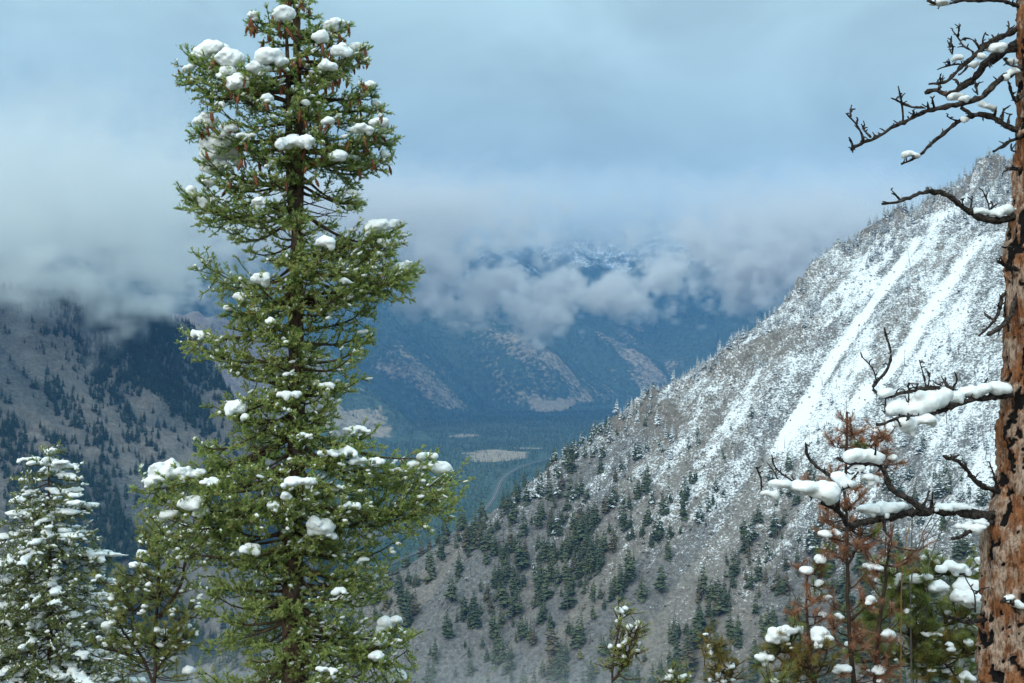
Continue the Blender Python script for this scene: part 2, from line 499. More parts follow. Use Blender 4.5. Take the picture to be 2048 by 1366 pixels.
def conifer_geo(seed, tiers=15, per=7, R=0.20, shape=0.85, jag=0.35, low=0.06):
    """crown of a conifer one metre high: ragged drooping boughs around an axis"""
    r = np.random.default_rng(seed)
    mb = MB()
    lean = r.normal(0, 0.015, 2)
    for i in range(tiers):
        h = low + (0.97 - low) * (i + r.uniform(-0.3, 0.3)) / (tiers - 1)
        h = min(max(h, low), 0.975)
        if shape > 0:
            rad = R * (1 - h) ** shape + 0.012
        else:                                          # rounder pine crown
            u = (h - low) / (1 - low)
            rad = R * math.sqrt(max(0.03, 1 - abs(2 * u - 0.75) ** 2.2 / 1.7)) * (1 - 0.45 * u)
        n = max(3, int(per * (0.55 + 0.45 * rad / R)))
        a0 = r.uniform(0, 6.28)
        for k in range(n):
            if r.random() < 0.22: continue
            a = a0 + 6.283 * k / n + r.normal(0, 0.25)
            L = rad * r.uniform(1 - jag, 1 + jag)
            d = np.array((math.cos(a), math.sin(a), 0)); s = np.array((-d[1], d[0], 0))
            drop = L * r.uniform(0.15, 0.6)
            w = L * r.uniform(0.28, 0.45) + 0.006
            c0 = np.array((lean[0] * h, lean[1] * h, h))
            mid = c0 + d * L * 0.55 + np.array((0, 0, 0.03 * L - drop * 0.25))
            tip = c0 + d * L + np.array((0, 0, -drop))
            e1 = mid + s * w + np.array((0, 0, -0.45 * w)); e2 = mid - s * w + np.array((0, 0, -0.45 * w))
            under = c0 + d * L * 0.5 + np.array((0, 0, -drop * 0.4 - 0.35 * L - 0.012))
            mb.add([c0, e1, mid, e2, tip, under], [(0, 1, 2), (0, 2, 3), (2, 1, 4), (3, 2, 4), (0, 5, 4), (1, 5, 2)], r.uniform(0.15, 0.85))
    # leader
    mb.add([(0.012, 0, 0.93), (-0.007, 0.011, 0.93), (-0.007, -0.011, 0.93), (lean[0], lean[1], 1.0)], [(0, 1, 3), (1, 2, 3), (2, 0, 3)], 0.5)
    return mb

def tube(pts, radii, sides=6, caps=True):
    """tapered tube along points; returns verts, faces (tris)"""
    P = np.asarray(pts, float); n = len(P)
    R = np.broadcast_to(np.asarray(radii, float), (n,))
    T = np.gradient(P, axis=0); T /= np.linalg.norm(T, axis=1)[:, None] + 1e-9
    up = np.array((0.0, 0, 1.0)) if abs(T[:, 2]).mean() < 0.8 else np.array((1.0, 0, 0))
    U = np.cross(T, up); U /= np.linalg.norm(U, axis=1)[:, None] + 1e-9
    W = np.cross(T, U)
    a = np.linspace(0, 2 * math.pi, sides, endpoint=False)
    V = P[:, None] + R[:, None, None] * (np.cos(a)[None, :, None] * U[:, None] + np.sin(a)[None, :, None] * W[:, None])
    V = V.reshape(-1, 3)
    i = np.arange(n - 1)[:, None] * sides; j = np.arange(sides)[None]; k = (j + 1) % sides
    q = np.stack([i + j, i + k, i + sides + k, i + sides + j], -1).reshape(-1, 4)
    F = np.concatenate([q[:, [0, 1, 2]], q[:, [0, 2, 3]]])
    if caps:
        V = np.concatenate([V, P[:1], P[-1:]])
        s = np.arange(sides); e = (s + 1) % sides
        F = np.concatenate([F, np.stack([e, s, np.full(sides, n * sides)], -1), np.stack([s + (n - 1) * sides, e + (n - 1) * sides, np.full(sides, n * sides + 1)], -1)])
    return V, F

M_bark_far = flat_mat("grey_bark", (0.10, 0.085, 0.075), scale=3.0)
M_snagbark = flat_mat("weathered_snag_wood", (0.15, 0.135, 0.125), scale=3.0)
DK, LT = (0.045, 0.066, 0.040), (0.125, 0.145, 0.074)
M_fol_green = foliage_material("conifer_needles", DK, LT, rnd=0.55, brown=(0.12, 0.10, 0.06))
M_fol_dust = foliage_material("conifer_needles_dusted", DK, LT, snow=0.45)
M_fol_snow = foliage_material("conifer_needles_snowy", (0.06, 0.065, 0.055), (0.12, 0.115, 0.095), snow=0.85)
M_fol_blue = foliage_material("conifer_needles_dark", (0.016, 0.034, 0.024), (0.046, 0.074, 0.042))
M_fol_far = foliage_material("valley_forest_needles", (0.022, 0.052, 0.036), (0.078, 0.118, 0.062), brown=(0.17, 0.14, 0.06))
M_fol_gold = foliage_material("yellowing_leaves", (0.14, 0.13, 0.035), (0.26, 0.22, 0.07))

VAR = []
for i in range(7):
    kw = [dict(R=0.19), dict(R=0.23, shape=0.75), dict(R=0.16, shape=0.9), dict(R=0.21, per=6, jag=0.5), dict(R=0.24, shape=-1, low=0.16, tiers=12), dict(R=0.20, jag=0.45, low=0.12), dict(R=0.13, shape=0.8, per=6)][i]
    VAR.append(conifer_geo(300 + i, **kw))
def crown_meshes(mat, idx):
    return [VAR[i].mesh("crown", mat) for i in idx]
CR_GREEN = crown_meshes(M_fol_green, (0, 1, 3, 4, 5))
CR_DUST = crown_meshes(M_fol_dust, (0, 1, 3, 4, 5))
CR_SNOW = crown_meshes(M_fol_snow, (0, 2, 5, 6))
CR_DARK = crown_meshes(M_fol_blue, (0, 1, 2, 5))
tv, tf = tube([(0, 0, -0.04), (0.004, 0, 0.3), (0, 0.003, 0.9)], [0.022, 0.016, 0.003], 5)
ME_TRUNK = mesh_from("trunk", tv, tf, M_bark_far)

def snag_geo(seed):
    r = np.random.default_rng(seed); mb = MB()
    l = r.normal(0, 0.03, 2)
    mb.add(*tube([(0, 0, -0.04), (l[0] * .4, l[1] * .4, 0.5), (l[0], l[1], 1)], [0.022, 0.014, 0.004], 5))
    for k in range(r.integers(5, 12)):
        h = r.uniform(0.3, 0.95); a = r.uniform(0, 6.28); L = r.uniform(0.04, 0.13) * (1.2 - h)
        p = np.array((l[0] * h, l[1] * h, h)); d = np.array((math.cos(a), math.sin(a), r.uniform(-0.2, 0.4)))
        mb.add(*tube([p, p + d * L], [0.006, 0.002], 3))
    return mb
ME_SNAG = [snag_geo(70 + i).mesh("snag", M_snagbark) for i in range(5)]

def small_conifer_geo(seed):
    return conifer_geo(seed, tiers=7, per=5, R=0.2)
PROTO = {}
def proto(key, meshes):
    if key not in PROTO:
        PROTO[key] = [bpy.data.objects.new("proto", m) for m in meshes]
    return PROTO[key]
FAR_GEO = [small_conifer_geo(400 + i) for i in range(4)]

def scatter(name, P, scale, rot, protos, kind_label):
    """one object that instances the prototypes on the points P"""
    n = len(P)
    me = bpy.data.meshes.new(name)
    me.vertices.add(n); me.vertices.foreach_set("co", np.asarray(P, np.float32).ravel())
    a = me.attributes.new("scl", 'FLOAT_VECTOR', 'POINT'); a.data.foreach_set("vector", np.asarray(scale, np.float32).ravel())
    a = me.attributes.new("rotz", 'FLOAT_VECTOR', 'POINT'); a.data.foreach_set("vector", np.asarray(rot, np.float32).ravel())
    a = me.attributes.new("idx", 'INT', 'POINT'); a.data.foreach_set("value", rng.integers(0, len(protos), n).astype(np.int32))
    o = link(name, me, label=kind_label[0], cat=kind_label[1], kind="stuff")
    ng = bpy.data.node_groups.new(name + "_nodes", 'GeometryNodeTree')
    ng.interface.new_socket("Geometry", in_out='INPUT', socket_type='NodeSocketGeometry')
    ng.interface.new_socket("Geometry", in_out='OUTPUT', socket_type='NodeSocketGeometry')
    gi, go = ng.nodes.new("NodeGroupInput"), ng.nodes.new("NodeGroupOutput")
    g2i = ng.nodes.new("GeometryNodeGeometryToInstance")
    for p in reversed(protos):
        oi = ng.nodes.new("GeometryNodeObjectInfo"); oi.inputs["Object"].default_value = p
        oi.transform_space = 'ORIGINAL'
        ng.links.new(oi.outputs["Geometry"], g2i.inputs[0])
    iop = ng.nodes.new("GeometryNodeInstanceOnPoints")
    def named(nm, tp):
        x = ng.nodes.new("GeometryNodeInputNamedAttribute"); x.data_type = tp; x.inputs["Name"].default_value = nm
        return x.outputs["Attribute"]
    ng.links.new(gi.outputs[0], iop.inputs["Points"])
    ng.links.new(g2i.outputs[0], iop.inputs["Instance"])
    iop.inputs["Pick Instance"].default_value = True
    ng.links.new(named("idx", 'INT'), iop.inputs["Instance Index"])
    e2r = ng.nodes.new("FunctionNodeEulerToRotation")
    ng.links.new(named("rotz", 'FLOAT_VECTOR'), e2r.inputs[0])
    ng.links.new(e2r.outputs[0], iop.inputs["Rotation"])
    ng.links.new(named("scl", 'FLOAT_VECTOR'), iop.inputs["Scale"])
    ng.links.new(iop.outputs[0], go.inputs[0])
    md = o.modifiers.new("scatter", 'NODES'); md.node_group = ng
    return o

def project(P):
    return 1024 + P[:, 0] / P[:, 1] * FPX, 683 - P[:, 2] / P[:, 1] * FPX
def rand_rot(n, tilt=0.05):
    r = np.zeros((n, 3)); r[:, :2] = rng.normal(0, tilt, (n, 2)); r[:, 2] = rng.uniform(0, 6.283, n)
    return r
def scl3(h, spread=0.3):
    w = h * rng.uniform(1 - spread, 1 + spread, len(h))
    return np.stack([w, w, h], -1)

# ---- right-hand slope: where trees grow
n = 46000
xy = np.column_stack([rng.uniform(-260, 470, n), rng.uniform(440, 940, n)])
z, under, over, crag, cc, tt_ = spur_z(xy[:, 0], xy[:, 1])
P = np.column_stack([xy, z])
px, py = project(P)
inframe = (px > -60) & (px < 2120) & (py > 250) & (py < 1440) & (over < 14)
P, px, py, under, over, crag, cc, tt_ = [a[inframe] for a in (P, px, py, under, over, crag, cc, tt_)]
alt = P[:, 2] + 0.10 * P[:, 0]
clump = fbm(P[:, 0] / 26, P[:, 1] / 26, oct=3, seed=151)
lowmask = sstep(-40, -95, alt)
dens = 0.05 + 0.15 * lowmask + 0.16 * lowmask * sstep(0.40, 0.62, clump)
dens += 0.75 * sstep(26, 0, under + over) * sstep(-60, 200, P[:, 0] + 60)        # trees along the crest
dens += 0.75 * sstep(0.46, 0.62, clump) * sstep(130, 20, under) * sstep(60, 160, P[:, 0])
dens += 0.10 * sstep(30, 5, under + over) * lowmask
dens += 0.14 * sstep(0, -75, alt) * (0.4 + sstep(0.40, 0.60, clump))
ch = np.minimum(np.minimum(chain_dist(P[:, 0], P[:, 1], CHUTE1), chain_dist(P[:, 0], P[:, 1], CHUTE2)), chain_dist(P[:, 0], P[:, 1], CHUTE3))
dens *= sstep(3, 16, ch)
dens *= 0.35 + 0.65 * sstep(0.58, 0.49, fbm(cc / 15, tt_ / 110, oct=3, seed=97))
dens *= 0.45 + 0.55 * sstep(-40, 60, P[:, 0])        # thinner on the low end of the ridge
keep = rng.random(len(P)) < dens * 0.95
P, px, py, under, over, crag, alt = [a[keep] for a in (P, px, py, under, over, crag, alt)]
n = len(P)
H = (5.4 + 4.4 * sstep(0, -130, P[:, 2])) * rng.uniform(0.40, 1.45, n)
snowy = sstep(-95, 5, alt + rng.normal(0, 18, n))
vis = (px > -10) & (px < 2058) & (py - H / P[:, 1] * FPX < 1366) & (py > 300) & (over < 6)
size = np.where(vis, H / P[:, 1], 0)
order = np.argsort(-size)
NBIG = 300
big, rest = order[:NBIG], order[NBIG:]
used = set()
SHAPES = {"green": ("slim pointed", "broad-based", "ragged", "round-crowned", "high-skirted"), "snow": ("slim pointed", "needle-thin", "high-skirted", "spire-like")}
hq = np.quantile(H[big], (0.33, 0.75))
nn = np.array([np.sort(np.hypot(P[big, 0] - P[k, 0], P[big, 1] - P[k, 1]))[3] for k in big])
chb = np.minimum(chain_dist(P[big, 0], P[big, 1], CHUTE1), chain_dist(P[big, 0], P[big, 1], CHUTE3))
for q, k in enumerate(big):
    s = snowy[k]
    size_w = "small" if H[k] < hq[0] else ("tall" if H[k] > hq[1] else "middling")
    place = "on the ridge line of the slope" if under[k] + over[k] < 14 else ("beside the pale scree chute" if chb[q] < 24 else ("standing apart on open ground of the slope" if nn[q] > 15 else ("inside a thick stand on the slope" if nn[q] < 8 else "in the loose wood on the slope")))
    if s > 0.72: meshes, colr, grp, sh = CR_SNOW, "frosted grey", "frosted conifers on the snowy slope", "snow"
    elif s > 0.25: meshes, colr, grp, sh = CR_DUST, "snow-dusted", "snow-dusted conifers at the snow line", "green"
    else: meshes, colr, grp, sh = CR_GREEN, "dark green", "green conifers on the lower slope", "green"
    v_ = int(rng.integers(0, len(meshes)))
    lab = "%s %s %s conifer %s" % (size_w, SHAPES[sh][v_], colr, place)
    t = link("conifer_tree", None, label=lab, cat="tree", group=grp)
    t.location = P[k]; t.rotation_euler = (0, 0, rng.uniform(0, 6.28))
    h = H[k]; w = h * rng.uniform(0.75, 1.5); t.scale = (w, w, h)
    link("crown", meshes[v_], t)
    link("trunk", ME_TRUNK, t)
def pick(mask): return rest[mask[rest]]
for nm, mk, key, meshes, lab in (
        ("frosted_trees", snowy > 0.6, "snow", CR_SNOW, "small frosted trees scattered over the snowy upper slope and crest"),
        ("slope_trees", (snowy <= 0.6) & (snowy > 0.2), "dust", CR_DUST, "small snow-dusted trees among the larger conifers at the snow line"),
        ("lower_slope_trees", snowy <= 0.2, "green", CR_GREEN, "small green trees among the larger conifers on the lower slope")):
    k = pick(mk)
    scatter(nm, P[k], scl3(H[k]), rand_rot(len(k)), proto(key, meshes), (lab, "trees"))

# ---- burnt bare snags on the same slope
n = 5200
xy = np.column_stack([rng.uniform(-200, 420, n), rng.uniform(450, 900, n)])
z, under, over, crag, cc, tt_ = spur_z(xy[:, 0], xy[:, 1])
S = np.column_stack([xy, z]); px, py = project(S)
ok = (px > 820) & (px < 2040) & (py > 430) & (py < 1350) & (over < 3)
ok &= rng.random(n) < (0.05 + 0.30 * sstep(0.45, 0.6, fbm(xy[:, 0] / 40, xy[:, 1] / 40, oct=3, seed=161)) * sstep(20, -60, z))
S = S[ok][:260]
for k, p in enumerate(S):
    h = rng.uniform(4.5, 10)
    o = link("dead_snag", ME_SNAG[k % 5], label="bare grey dead snag standing among the conifers on the slope", cat="dead tree", group="bare snags on the slope", loc=p)
    o.scale = (h, h, h); o.rotation_euler = (rng.normal(0, 0.06), rng.normal(0, 0.06), rng.uniform(0, 6.28))

# ---- fallen logs and low brush on the slope
M_log = flat_mat("fallen_log_wood", (0.30, 0.275, 0.25), var=0.3, scale=2.0)
lv, lf = tube([(-0.5, 0, 0.02), (0, 0.01, 0.025), (0.5, 0, 0.015)], [0.022, 0.018, 0.008], 6)
ME_LOG = mesh_from("log", lv, lf, M_log)
for q in range(60):
    X_, Y_ = on_plane(rng.uniform(850, 1900), rng.uniform(760, 1330), SPUR)
    zz = spur_z(np.array([X_]), np.array([Y_]))[0][0]
    o = link("fallen_log", ME_LOG, label="pale fallen log lying down the fall line of the slope", cat="log", group="fallen logs on the slope", loc=(X_, Y_, zz + 0.15))
    h = rng.uniform(5, 11); o.scale = (h, h, h)
    d_ = Vector((0.607 + rng.normal(0, 0.35), 0.795 + rng.normal(0, 0.35), 0.62)); o.rotation_euler = d_.to_track_quat('X', 'Z').to_euler()
def brush_mesh(seed):
    r = np.random.default_rng(seed); mb = MB()
    for k in range(26):
        a = r.uniform(0, 6.28); d = np.array((math.cos(a), math.sin(a), r.uniform(0.3, 1.5))); d /= np.linalg.norm(d); s = np.cross(d, (0.3, 0.2, 1)); L = r.uniform(0.4, 1)
        mb.add([d * 0.1 * L, d * L + s * 0.13, d * L * 1.1 - s * 0.13], [(0, 1, 2)], r.uniform(0, 1))
    return mb
M_brush = foliage_material("dry_brush", (0.075, 0.062, 0.048), (0.17, 0.145, 0.10), snow=0.25)
n = 26000
xy = np.column_stack([rng.uniform(-220, 440, n), rng.uniform(450, 920, n)])
z, under, over, crag, cc, tt_ = spur_z(xy[:, 0], xy[:, 1])
S = np.column_stack([xy, z]); px, py = project(S)
ok = (px > 720) & (px < 2060) & (py > 330) & (py < 1380) & (over < 4)
ok &= rng.random(n) < (0.10 + 0.8 * sstep(0.45, 0.62, fbm(xy[:, 0] / 14, xy[:, 1] / 14, oct=3, seed=167))) * (0.35 + 0.65 * sstep(10, -70, z))
S = S[ok]; sz = rng.uniform(0.4, 1.5, len(S))
scatter("dry_brush", S, np.stack([sz, sz, sz * 0.8], -1), rand_rot(len(S), 0.2), proto("brush", [brush_mesh(i).mesh("brush", M_brush) for i in range(4)]), ("low dry brush dotted over the stony slope", "brush"))
for (bpx, bpy_) in ((1105, 1352), (1160, 1340), (1190, 1362), (1130, 1368), (1285, 1268), (1250, 1300), (1215, 1345)):
    X_, Y_ = on_plane(bpx, bpy_, SPUR); zz = spur_z(np.array([X_]), np.array([Y_]))[0][0]
    if "gold" not in PROTO: PROTO["gold"] = [VAR[4].mesh("crown", M_fol_gold)]
    o = link("yellow_shrub", PROTO["gold"][0], label="yellow autumn shrub at the misty foot of the slope", cat="shrub", group="yellow shrubs at the foot of the slope", loc=(X_, Y_, zz - 0.6)); h = rng.uniform(4, 7); o.scale = (h * 1.5, h * 1.5, h * 0.9)

# ---- scree: loose stones on the slope
def stone_mesh(seed, mat):
    r = np.random.default_rng(seed)
    bm = bmesh.new(); bmesh.ops.create_icosphere(bm, subdivisions=1, radius=0.5)
    for v in bm.verts: v.co = Vector((v.co.x * 1.2, v.co.y, v.co.z * 0.75)) * float(r.uniform(0.65, 1.2))
    me = bpy.data.meshes.new("stone"); bm.to_mesh(me); bm.free(); me.materials.append(mat)
    return me
M_stone = flat_mat("scree_stone", (0.20, 0.18, 0.16), var=0.4, scale=2.0)
n = 60000
xy = np.column_stack([rng.uniform(-220, 440, n), rng.uniform(450, 920, n)])
z, under, over, crag, cc, tt_ = spur_z(xy[:, 0], xy[:, 1])
S = np.column_stack([xy, z]); px, py = project(S)
ok = (px > 720) & (px < 2060) & (py > 330) & (py < 1380) & (over < 2)
ok &= rng.random(n) < 0.12 + 0.75 * sstep(0.42, 0.6, fbm(cc / 18, tt_ / 90, oct=3, seed=165))
S = S[ok]
sz = 0.35 + 1.1 * rng.random(len(S)) ** 4
scatter("scree_stones", S, np.stack([sz, sz, sz], -1), rand_rot(len(S), 0.6), proto("stone", [stone_mesh(i, M_stone) for i in range(4)]), ("loose grey stones strewn down the snowy slope", "stones"))

# ---- left mountainside
n = 74000
xy = np.column_stack([rng.uniform(-760, 0, n), rng.uniform(1000, 1660, n)])
z, under, over, rock, g, cc, tt_ = left_z(xy[:, 0], xy[:, 1])
S = np.column_stack([xy, z]); px, py = project(S)
cl = fbm(cc / 42, tt_ / 150, oct=4, seed=171)
dens = 0.04 + 0.62 * sstep(0.42, 0.62, cl) * (1 - 0.9 * sstep(0.50, 0.58, fbm(cc / 60, tt_ / 240, oct=3, seed=101))) + 0.25 * sstep(40, 5, under + over)
dens *= 0.35 + 0.65 * sstep(-40, 250, px + 0.25 * (py - 700))
ok = (rng.random(n) < dens * 0.95) & (px > -60) & (px < 900) & (py > 480) & (over < 20) & (z > -255)
S = S[ok]
H = rng.uniform(5, 13, len(S))
scatter("mountainside_trees", S, scl3(H), rand_rot(len(S)), proto("dark", CR_DARK), ("dark blue-green conifers in bands between scree on the left mountainside", "trees"))

# ---- valley forest and far mountains
n = 330000
Yc = 1450 + (8000 - 1450) * rng.random(n) ** 0.9
Xc = (rng.uniform(380, 1660, n) - 1024) / FPX * Yc
z, w = far_z(Xc, Yc)
snow, tan, rock = far_masks(Xc, Yc, z)
S = np.column_stack([Xc, Yc, z]); px, py = project(S)
dens = np.clip(1 - 1.0 * tan, 0.10, 1) * (0.55 + 0.45 * sstep(0.4, 0.55, fbm(Xc / 70, Yc / 70, oct=3, seed=181)))
dens = np.where(w == 1, dens * 0.75, dens)
dens *= np.where(chain_dist(Xc, Yc, ROAD) < 11, 0.0, 1.0)
dens *= np.clip((Yc / 4200) ** 1.2, 0.25, 1.0)
ok = (rng.random(n) < dens * 0.42) & (py > 430) & (py < 1250)
S, w = S[ok], w[ok]
H = rng.uniform(7, 15, len(S)) * np.where(w == 0, 0.85, 1.0)
scatter("valley_forest", S, scl3(H * 1.05), rand_rot(len(S)), proto("fardark", [g_.mesh("crown", M_fol_far) for g_ in FAR_GEO]), ("dark forest covering the valley floor and the far mountains", "forest"))
print("far trees", len(S))
# ------------------------------------------------------------------ foreground vegetation: shared builders
def surface_nets(blobs, vox, k=0.5, nz=0.12, seed=0, flat=0.5):
    """one soft skin round a union of domed ellipsoids [(centre, (rx, ry, rz))]"""
    Cn = np.array([b[0] for b in blobs], float); R = np.array([b[1] for b in blobs], float)
    lo = (Cn - R * 1.35).min(0) - 2 * vox; hi = (Cn + R * 1.35).max(0) + 2 * vox
    n = np.maximum(4, np.ceil((hi - lo) / vox).astype(int) + 1)
    g = [lo[i] + vox * np.arange(n[i]) for i in range(3)]
    X, Y, Z = np.meshgrid(*g, indexing='ij')
    rmin = R.min()
    acc = np.zeros_like(X)
    kk = k * R.mean()
    for c, r in zip(Cn, R):
        dz = Z - c[2]
        q = np.sqrt(((X - c[0]) / r[0]) ** 2 + ((Y - c[1]) / r[1]) ** 2 + (dz / np.where(dz < 0, r[2] * flat, r[2])) ** 2)
        d = (q - 1) * min(r)
        acc += np.exp(-np.clip(d / kk * 4.0, -40, 40))
    D = -np.log(acc + 1e-30) * kk / 4.0
    s = 1.0 / (R.mean() * 1.1)
    D = D + (vnoise(X * s, Y * s, Z * s, seed) - 0.5) * nz * 2.4 * R.mean() + (vnoise(X * s * 2.6, Y * s * 2.6, Z * s * 2.6, seed + 5) - 0.5) * nz * 1.4 * R.mean() + (vnoise(X * s * 6, Y * s * 6, Z * s * 6, seed + 9) - 0.5) * nz * 0.5 * R.mean()
    D[0] = D[-1] = 1; D[:, 0] = D[:, -1] = 1; D[:, :, 0] = D[:, :, -1] = 1
    I = D < 0
    def edge(ax):
        a = [slice(None)] * 3; b = [slice(None)] * 3
        a[ax] = slice(0, -1); b[ax] = slice(1, None)
        return tuple(a), tuple(b)
    cn = n - 1
    pos = np.zeros((*cn, 3)); cnt = np.zeros(cn)
    for ax in range(3):
        a, b = edge(ax)
        cr = I[a] != I[b]
        t = np.where(cr, D[a] / np.where(cr, D[a] - D[b], 1), 0)
        o = [(0, 0), (0, 1), (1, 0), (1, 1)]
        ax2 = [i for i in range(3) if i != ax]
        for u, v in o:
            sl = [slice(None)] * 3
            sl[ax2[0]] = slice(u, n[ax2[0]] - 1 + u); sl[ax2[1]] = slice(v, n[ax2[1]] - 1 + v)
            c_ = cr[tuple(sl)]; t_ = t[tuple(sl)]
            cnt += c_
            pos[..., ax] += np.where(c_, t_, 0)
            pos[..., ax2[0]] += c_ * u; pos[..., ax2[1]] += c_ * v
    act = cnt > 0
    idx = np.full(cn, -1); idx[act] = np.arange(act.sum())
    base_ = np.stack(np.meshgrid(*[np.arange(c) for c in cn], indexing='ij'), -1)
    V = lo + vox * (base_[act] + pos[act] / cnt[act][:, None])
    F = []
    for ax in range(3):
        a, b = edge(ax)
        cr = (I[a] != I[b])
        ijk = np.argwhere(cr)
        ax1, ax2 = (ax + 1) % 3, (ax + 2) % 3
        m = (ijk[:, ax1] > 0) & (ijk[:, ax2] > 0) & (ijk[:, ax1] < cn[ax1]) & (ijk[:, ax2] < cn[ax2])
        ijk = ijk[m]
        ins = I[a][tuple(ijk.T)]
        e1 = np.zeros(3, int); e1[ax1] = 1; e2 = np.zeros(3, int); e2[ax2] = 1
        q = np.stack([idx[tuple((ijk - e1 - e2).T)], idx[tuple((ijk - e2).T)], idx[tuple(ijk.T)], idx[tuple((ijk - e1).T)]], -1)
        q[~ins] = q[~ins][:, ::-1]
        F.append(q)
    F = np.concatenate(F)
    F = F[(F >= 0).all(1)]
    return V, F

def needles(S, E, tint, K, nlen, width, spread=0.85, r=None, clump=0.0):
    """thin needle triangles set round the shoots S->E"""
    r = r or rng
    S = np.asarray(S, float); E = np.asarray(E, float); m = len(S)
    ax = E - S; L = np.linalg.norm(ax, axis=1, keepdims=True) + 1e-9; ax = ax / L
    ref = np.where(np.abs(ax[:, 2:3]) < 0.85, np.array([[0, 0, 1.0]]), np.array([[1.0, 0, 0]]))
    u = np.cross(ax, ref); u /= np.linalg.norm(u, axis=1, keepdims=True) + 1e-9
    w = np.cross(ax, u)
    t = r.random((m, K)) if clump == 0 else 1 - r.random((m, K)) ** (1 + clump) * 1.0
    a = r.uniform(0, 6.2832, (m, K))
    rad = np.cos(a)[..., None] * u[:, None] + np.sin(a)[..., None] * w[:, None]
    sp = spread * r.uniform(0.6, 1.25, (m, K))[..., None]
    d = ax[:, None] * (1.15 - 0.5 * sp) + rad * sp
    d /= np.linalg.norm(d, axis=-1, keepdims=True)
    base_ = S[:, None] + ax[:, None] * (L[:, None] * t[..., None])
    ln = nlen * r.uniform(0.7, 1.15, (m, K))[..., None]
    side = np.cross(d, rad); side /= np.linalg.norm(side, axis=-1, keepdims=True) + 1e-9
    v = np.stack([base_ - side * width / 2, base_ + side * width / 2, base_ + d * ln], 2).reshape(-1, 3)
    f = np.arange(len(v)).reshape(-1, 3)
    tn = np.clip(np.repeat(np.asarray(tint), K * 3) + np.repeat(r.normal(0, 0.06, m * K), 3), 0, 1)
    return v, f, tn

def ramp_material(name, stops, rough=0.75, transl=0.45):
    m, nt, b = new_mat(name, rough, 0.25)
    cr = nt.nodes.new("ShaderNodeValToRGB")
    e = cr.color_ramp.elements
    e[0].position, e[0].color = stops[0][0], (*stops[0][1], 1)
    e[1].position, e[1].color = stops[-1][0], (*stops[-1][1], 1)
    for p, c in stops[1:-1]:
        x = e.new(p); x.color = (*c, 1)
    nt.links.new(attr(nt, "tint").outputs["Fac"], cr.inputs[0])
    nt.links.new(cr.outputs[0], b.inputs["Base Color"])
    if transl:
        out = [n for n in nt.nodes if n.type == 'OUTPUT_MATERIAL'][0]
        tr = nt.nodes.new("ShaderNodeBsdfTranslucent"); nt.links.new(cr.outputs[0], tr.inputs["Color"])
        mx = nt.nodes.new("ShaderNodeMixShader"); mx.inputs[0].default_value = transl
        nt.links.new(b.outputs[0], mx.inputs[1]); nt.links.new(tr.outputs[0], mx.inputs[2])
        nt.links.new(mx.outputs[0], out.inputs["Surface"])
    return m

M_needle_spruce = ramp_material("spruce_needles", [(0.0, (0.050, 0.105, 0.040)), (0.30, (0.125, 0.220, 0.062)), (0.58, (0.255, 0.355, 0.098)), (0.90, (0.420, 0.490, 0.175)), (1.0, (0.52, 0.38, 0.16))])
M_needle_young = ramp_material("young_spruce_needles", [(0.0, (0.06, 0.11, 0.05)), (0.4, (0.140, 0.205, 0.08)), (0.75, (0.250, 0.300, 0.115)), (1.0, (0.36, 0.35, 0.16))])
M_needle_pine = ramp_material("pine_needles", [(0.0, (0.065, 0.115, 0.045)), (0.4, (0.160, 0.220, 0.068)), (0.75, (0.300, 0.325, 0.095)), (1.0, (0.40, 0.36, 0.12))])
M_needle_gold = ramp_material("yellowing_pine_needles", [(0.0, (0.10, 0.10, 0.03)), (0.5, (0.24, 0.20, 0.055)), (1.0, (0.40, 0.27, 0.07))])
M_needle_dead = ramp_material("dead_pine_needles", [(0.0, (0.25, 0.115, 0.070)), (0.5, (0.42, 0.205, 0.120)), (1.0, (0.54, 0.31, 0.19))])
m, nt, b = new_mat("spruce_bark", 0.9, 0.15)
tc = objpos(nt); mp = N(nt, "ShaderNodeMapping", inp={"Scale": (1, 1, 0.45)}); nt.links.new(tc, mp.inputs[0])
nb = noise(nt, 38, 5, 0.7, mp.outputs[0]); n2 = noise(nt, 7, 3, 0.6, tc)
c1 = mixc(nt, mrange(nt, nb, 0.35, 0.68), (0.028, 0.020, 0.017), (0.20, 0.125, 0.085))
c1 = mixc(nt, mrange(nt, n2, 0.55, 0.75), c1, (0.16, 0.14, 0.125))
nt.links.new(c1, b.inputs["Base Color"]); bump(nt, b, nb, 0.9, 0.02)
M_bark_spruce = m
M_twig = flat_mat("dark_twig_bark", (0.060, 0.040, 0.030), var=0.5, scale=14)
M_branch_lichen = flat_mat("lichened_branch_bark", (0.085, 0.060, 0.038), var=0.6, scale=9)
m, nt, b = new_mat("fresh_snow", 0.75, 0.25)
b.inputs["Base Color"].default_value = (0.86, 0.885, 0.91, 1)
b.inputs["Subsurface Weight"].default_value = 0.0
sn = noise(nt, 45, 6, 0.72, objpos(nt)); bump(nt, b, sn, 0.5, 0.016)
M_snow = m
M_cone = flat_mat("spruce_cone_scales", (0.26, 0.105, 0.055), var=0.45, scale=60)

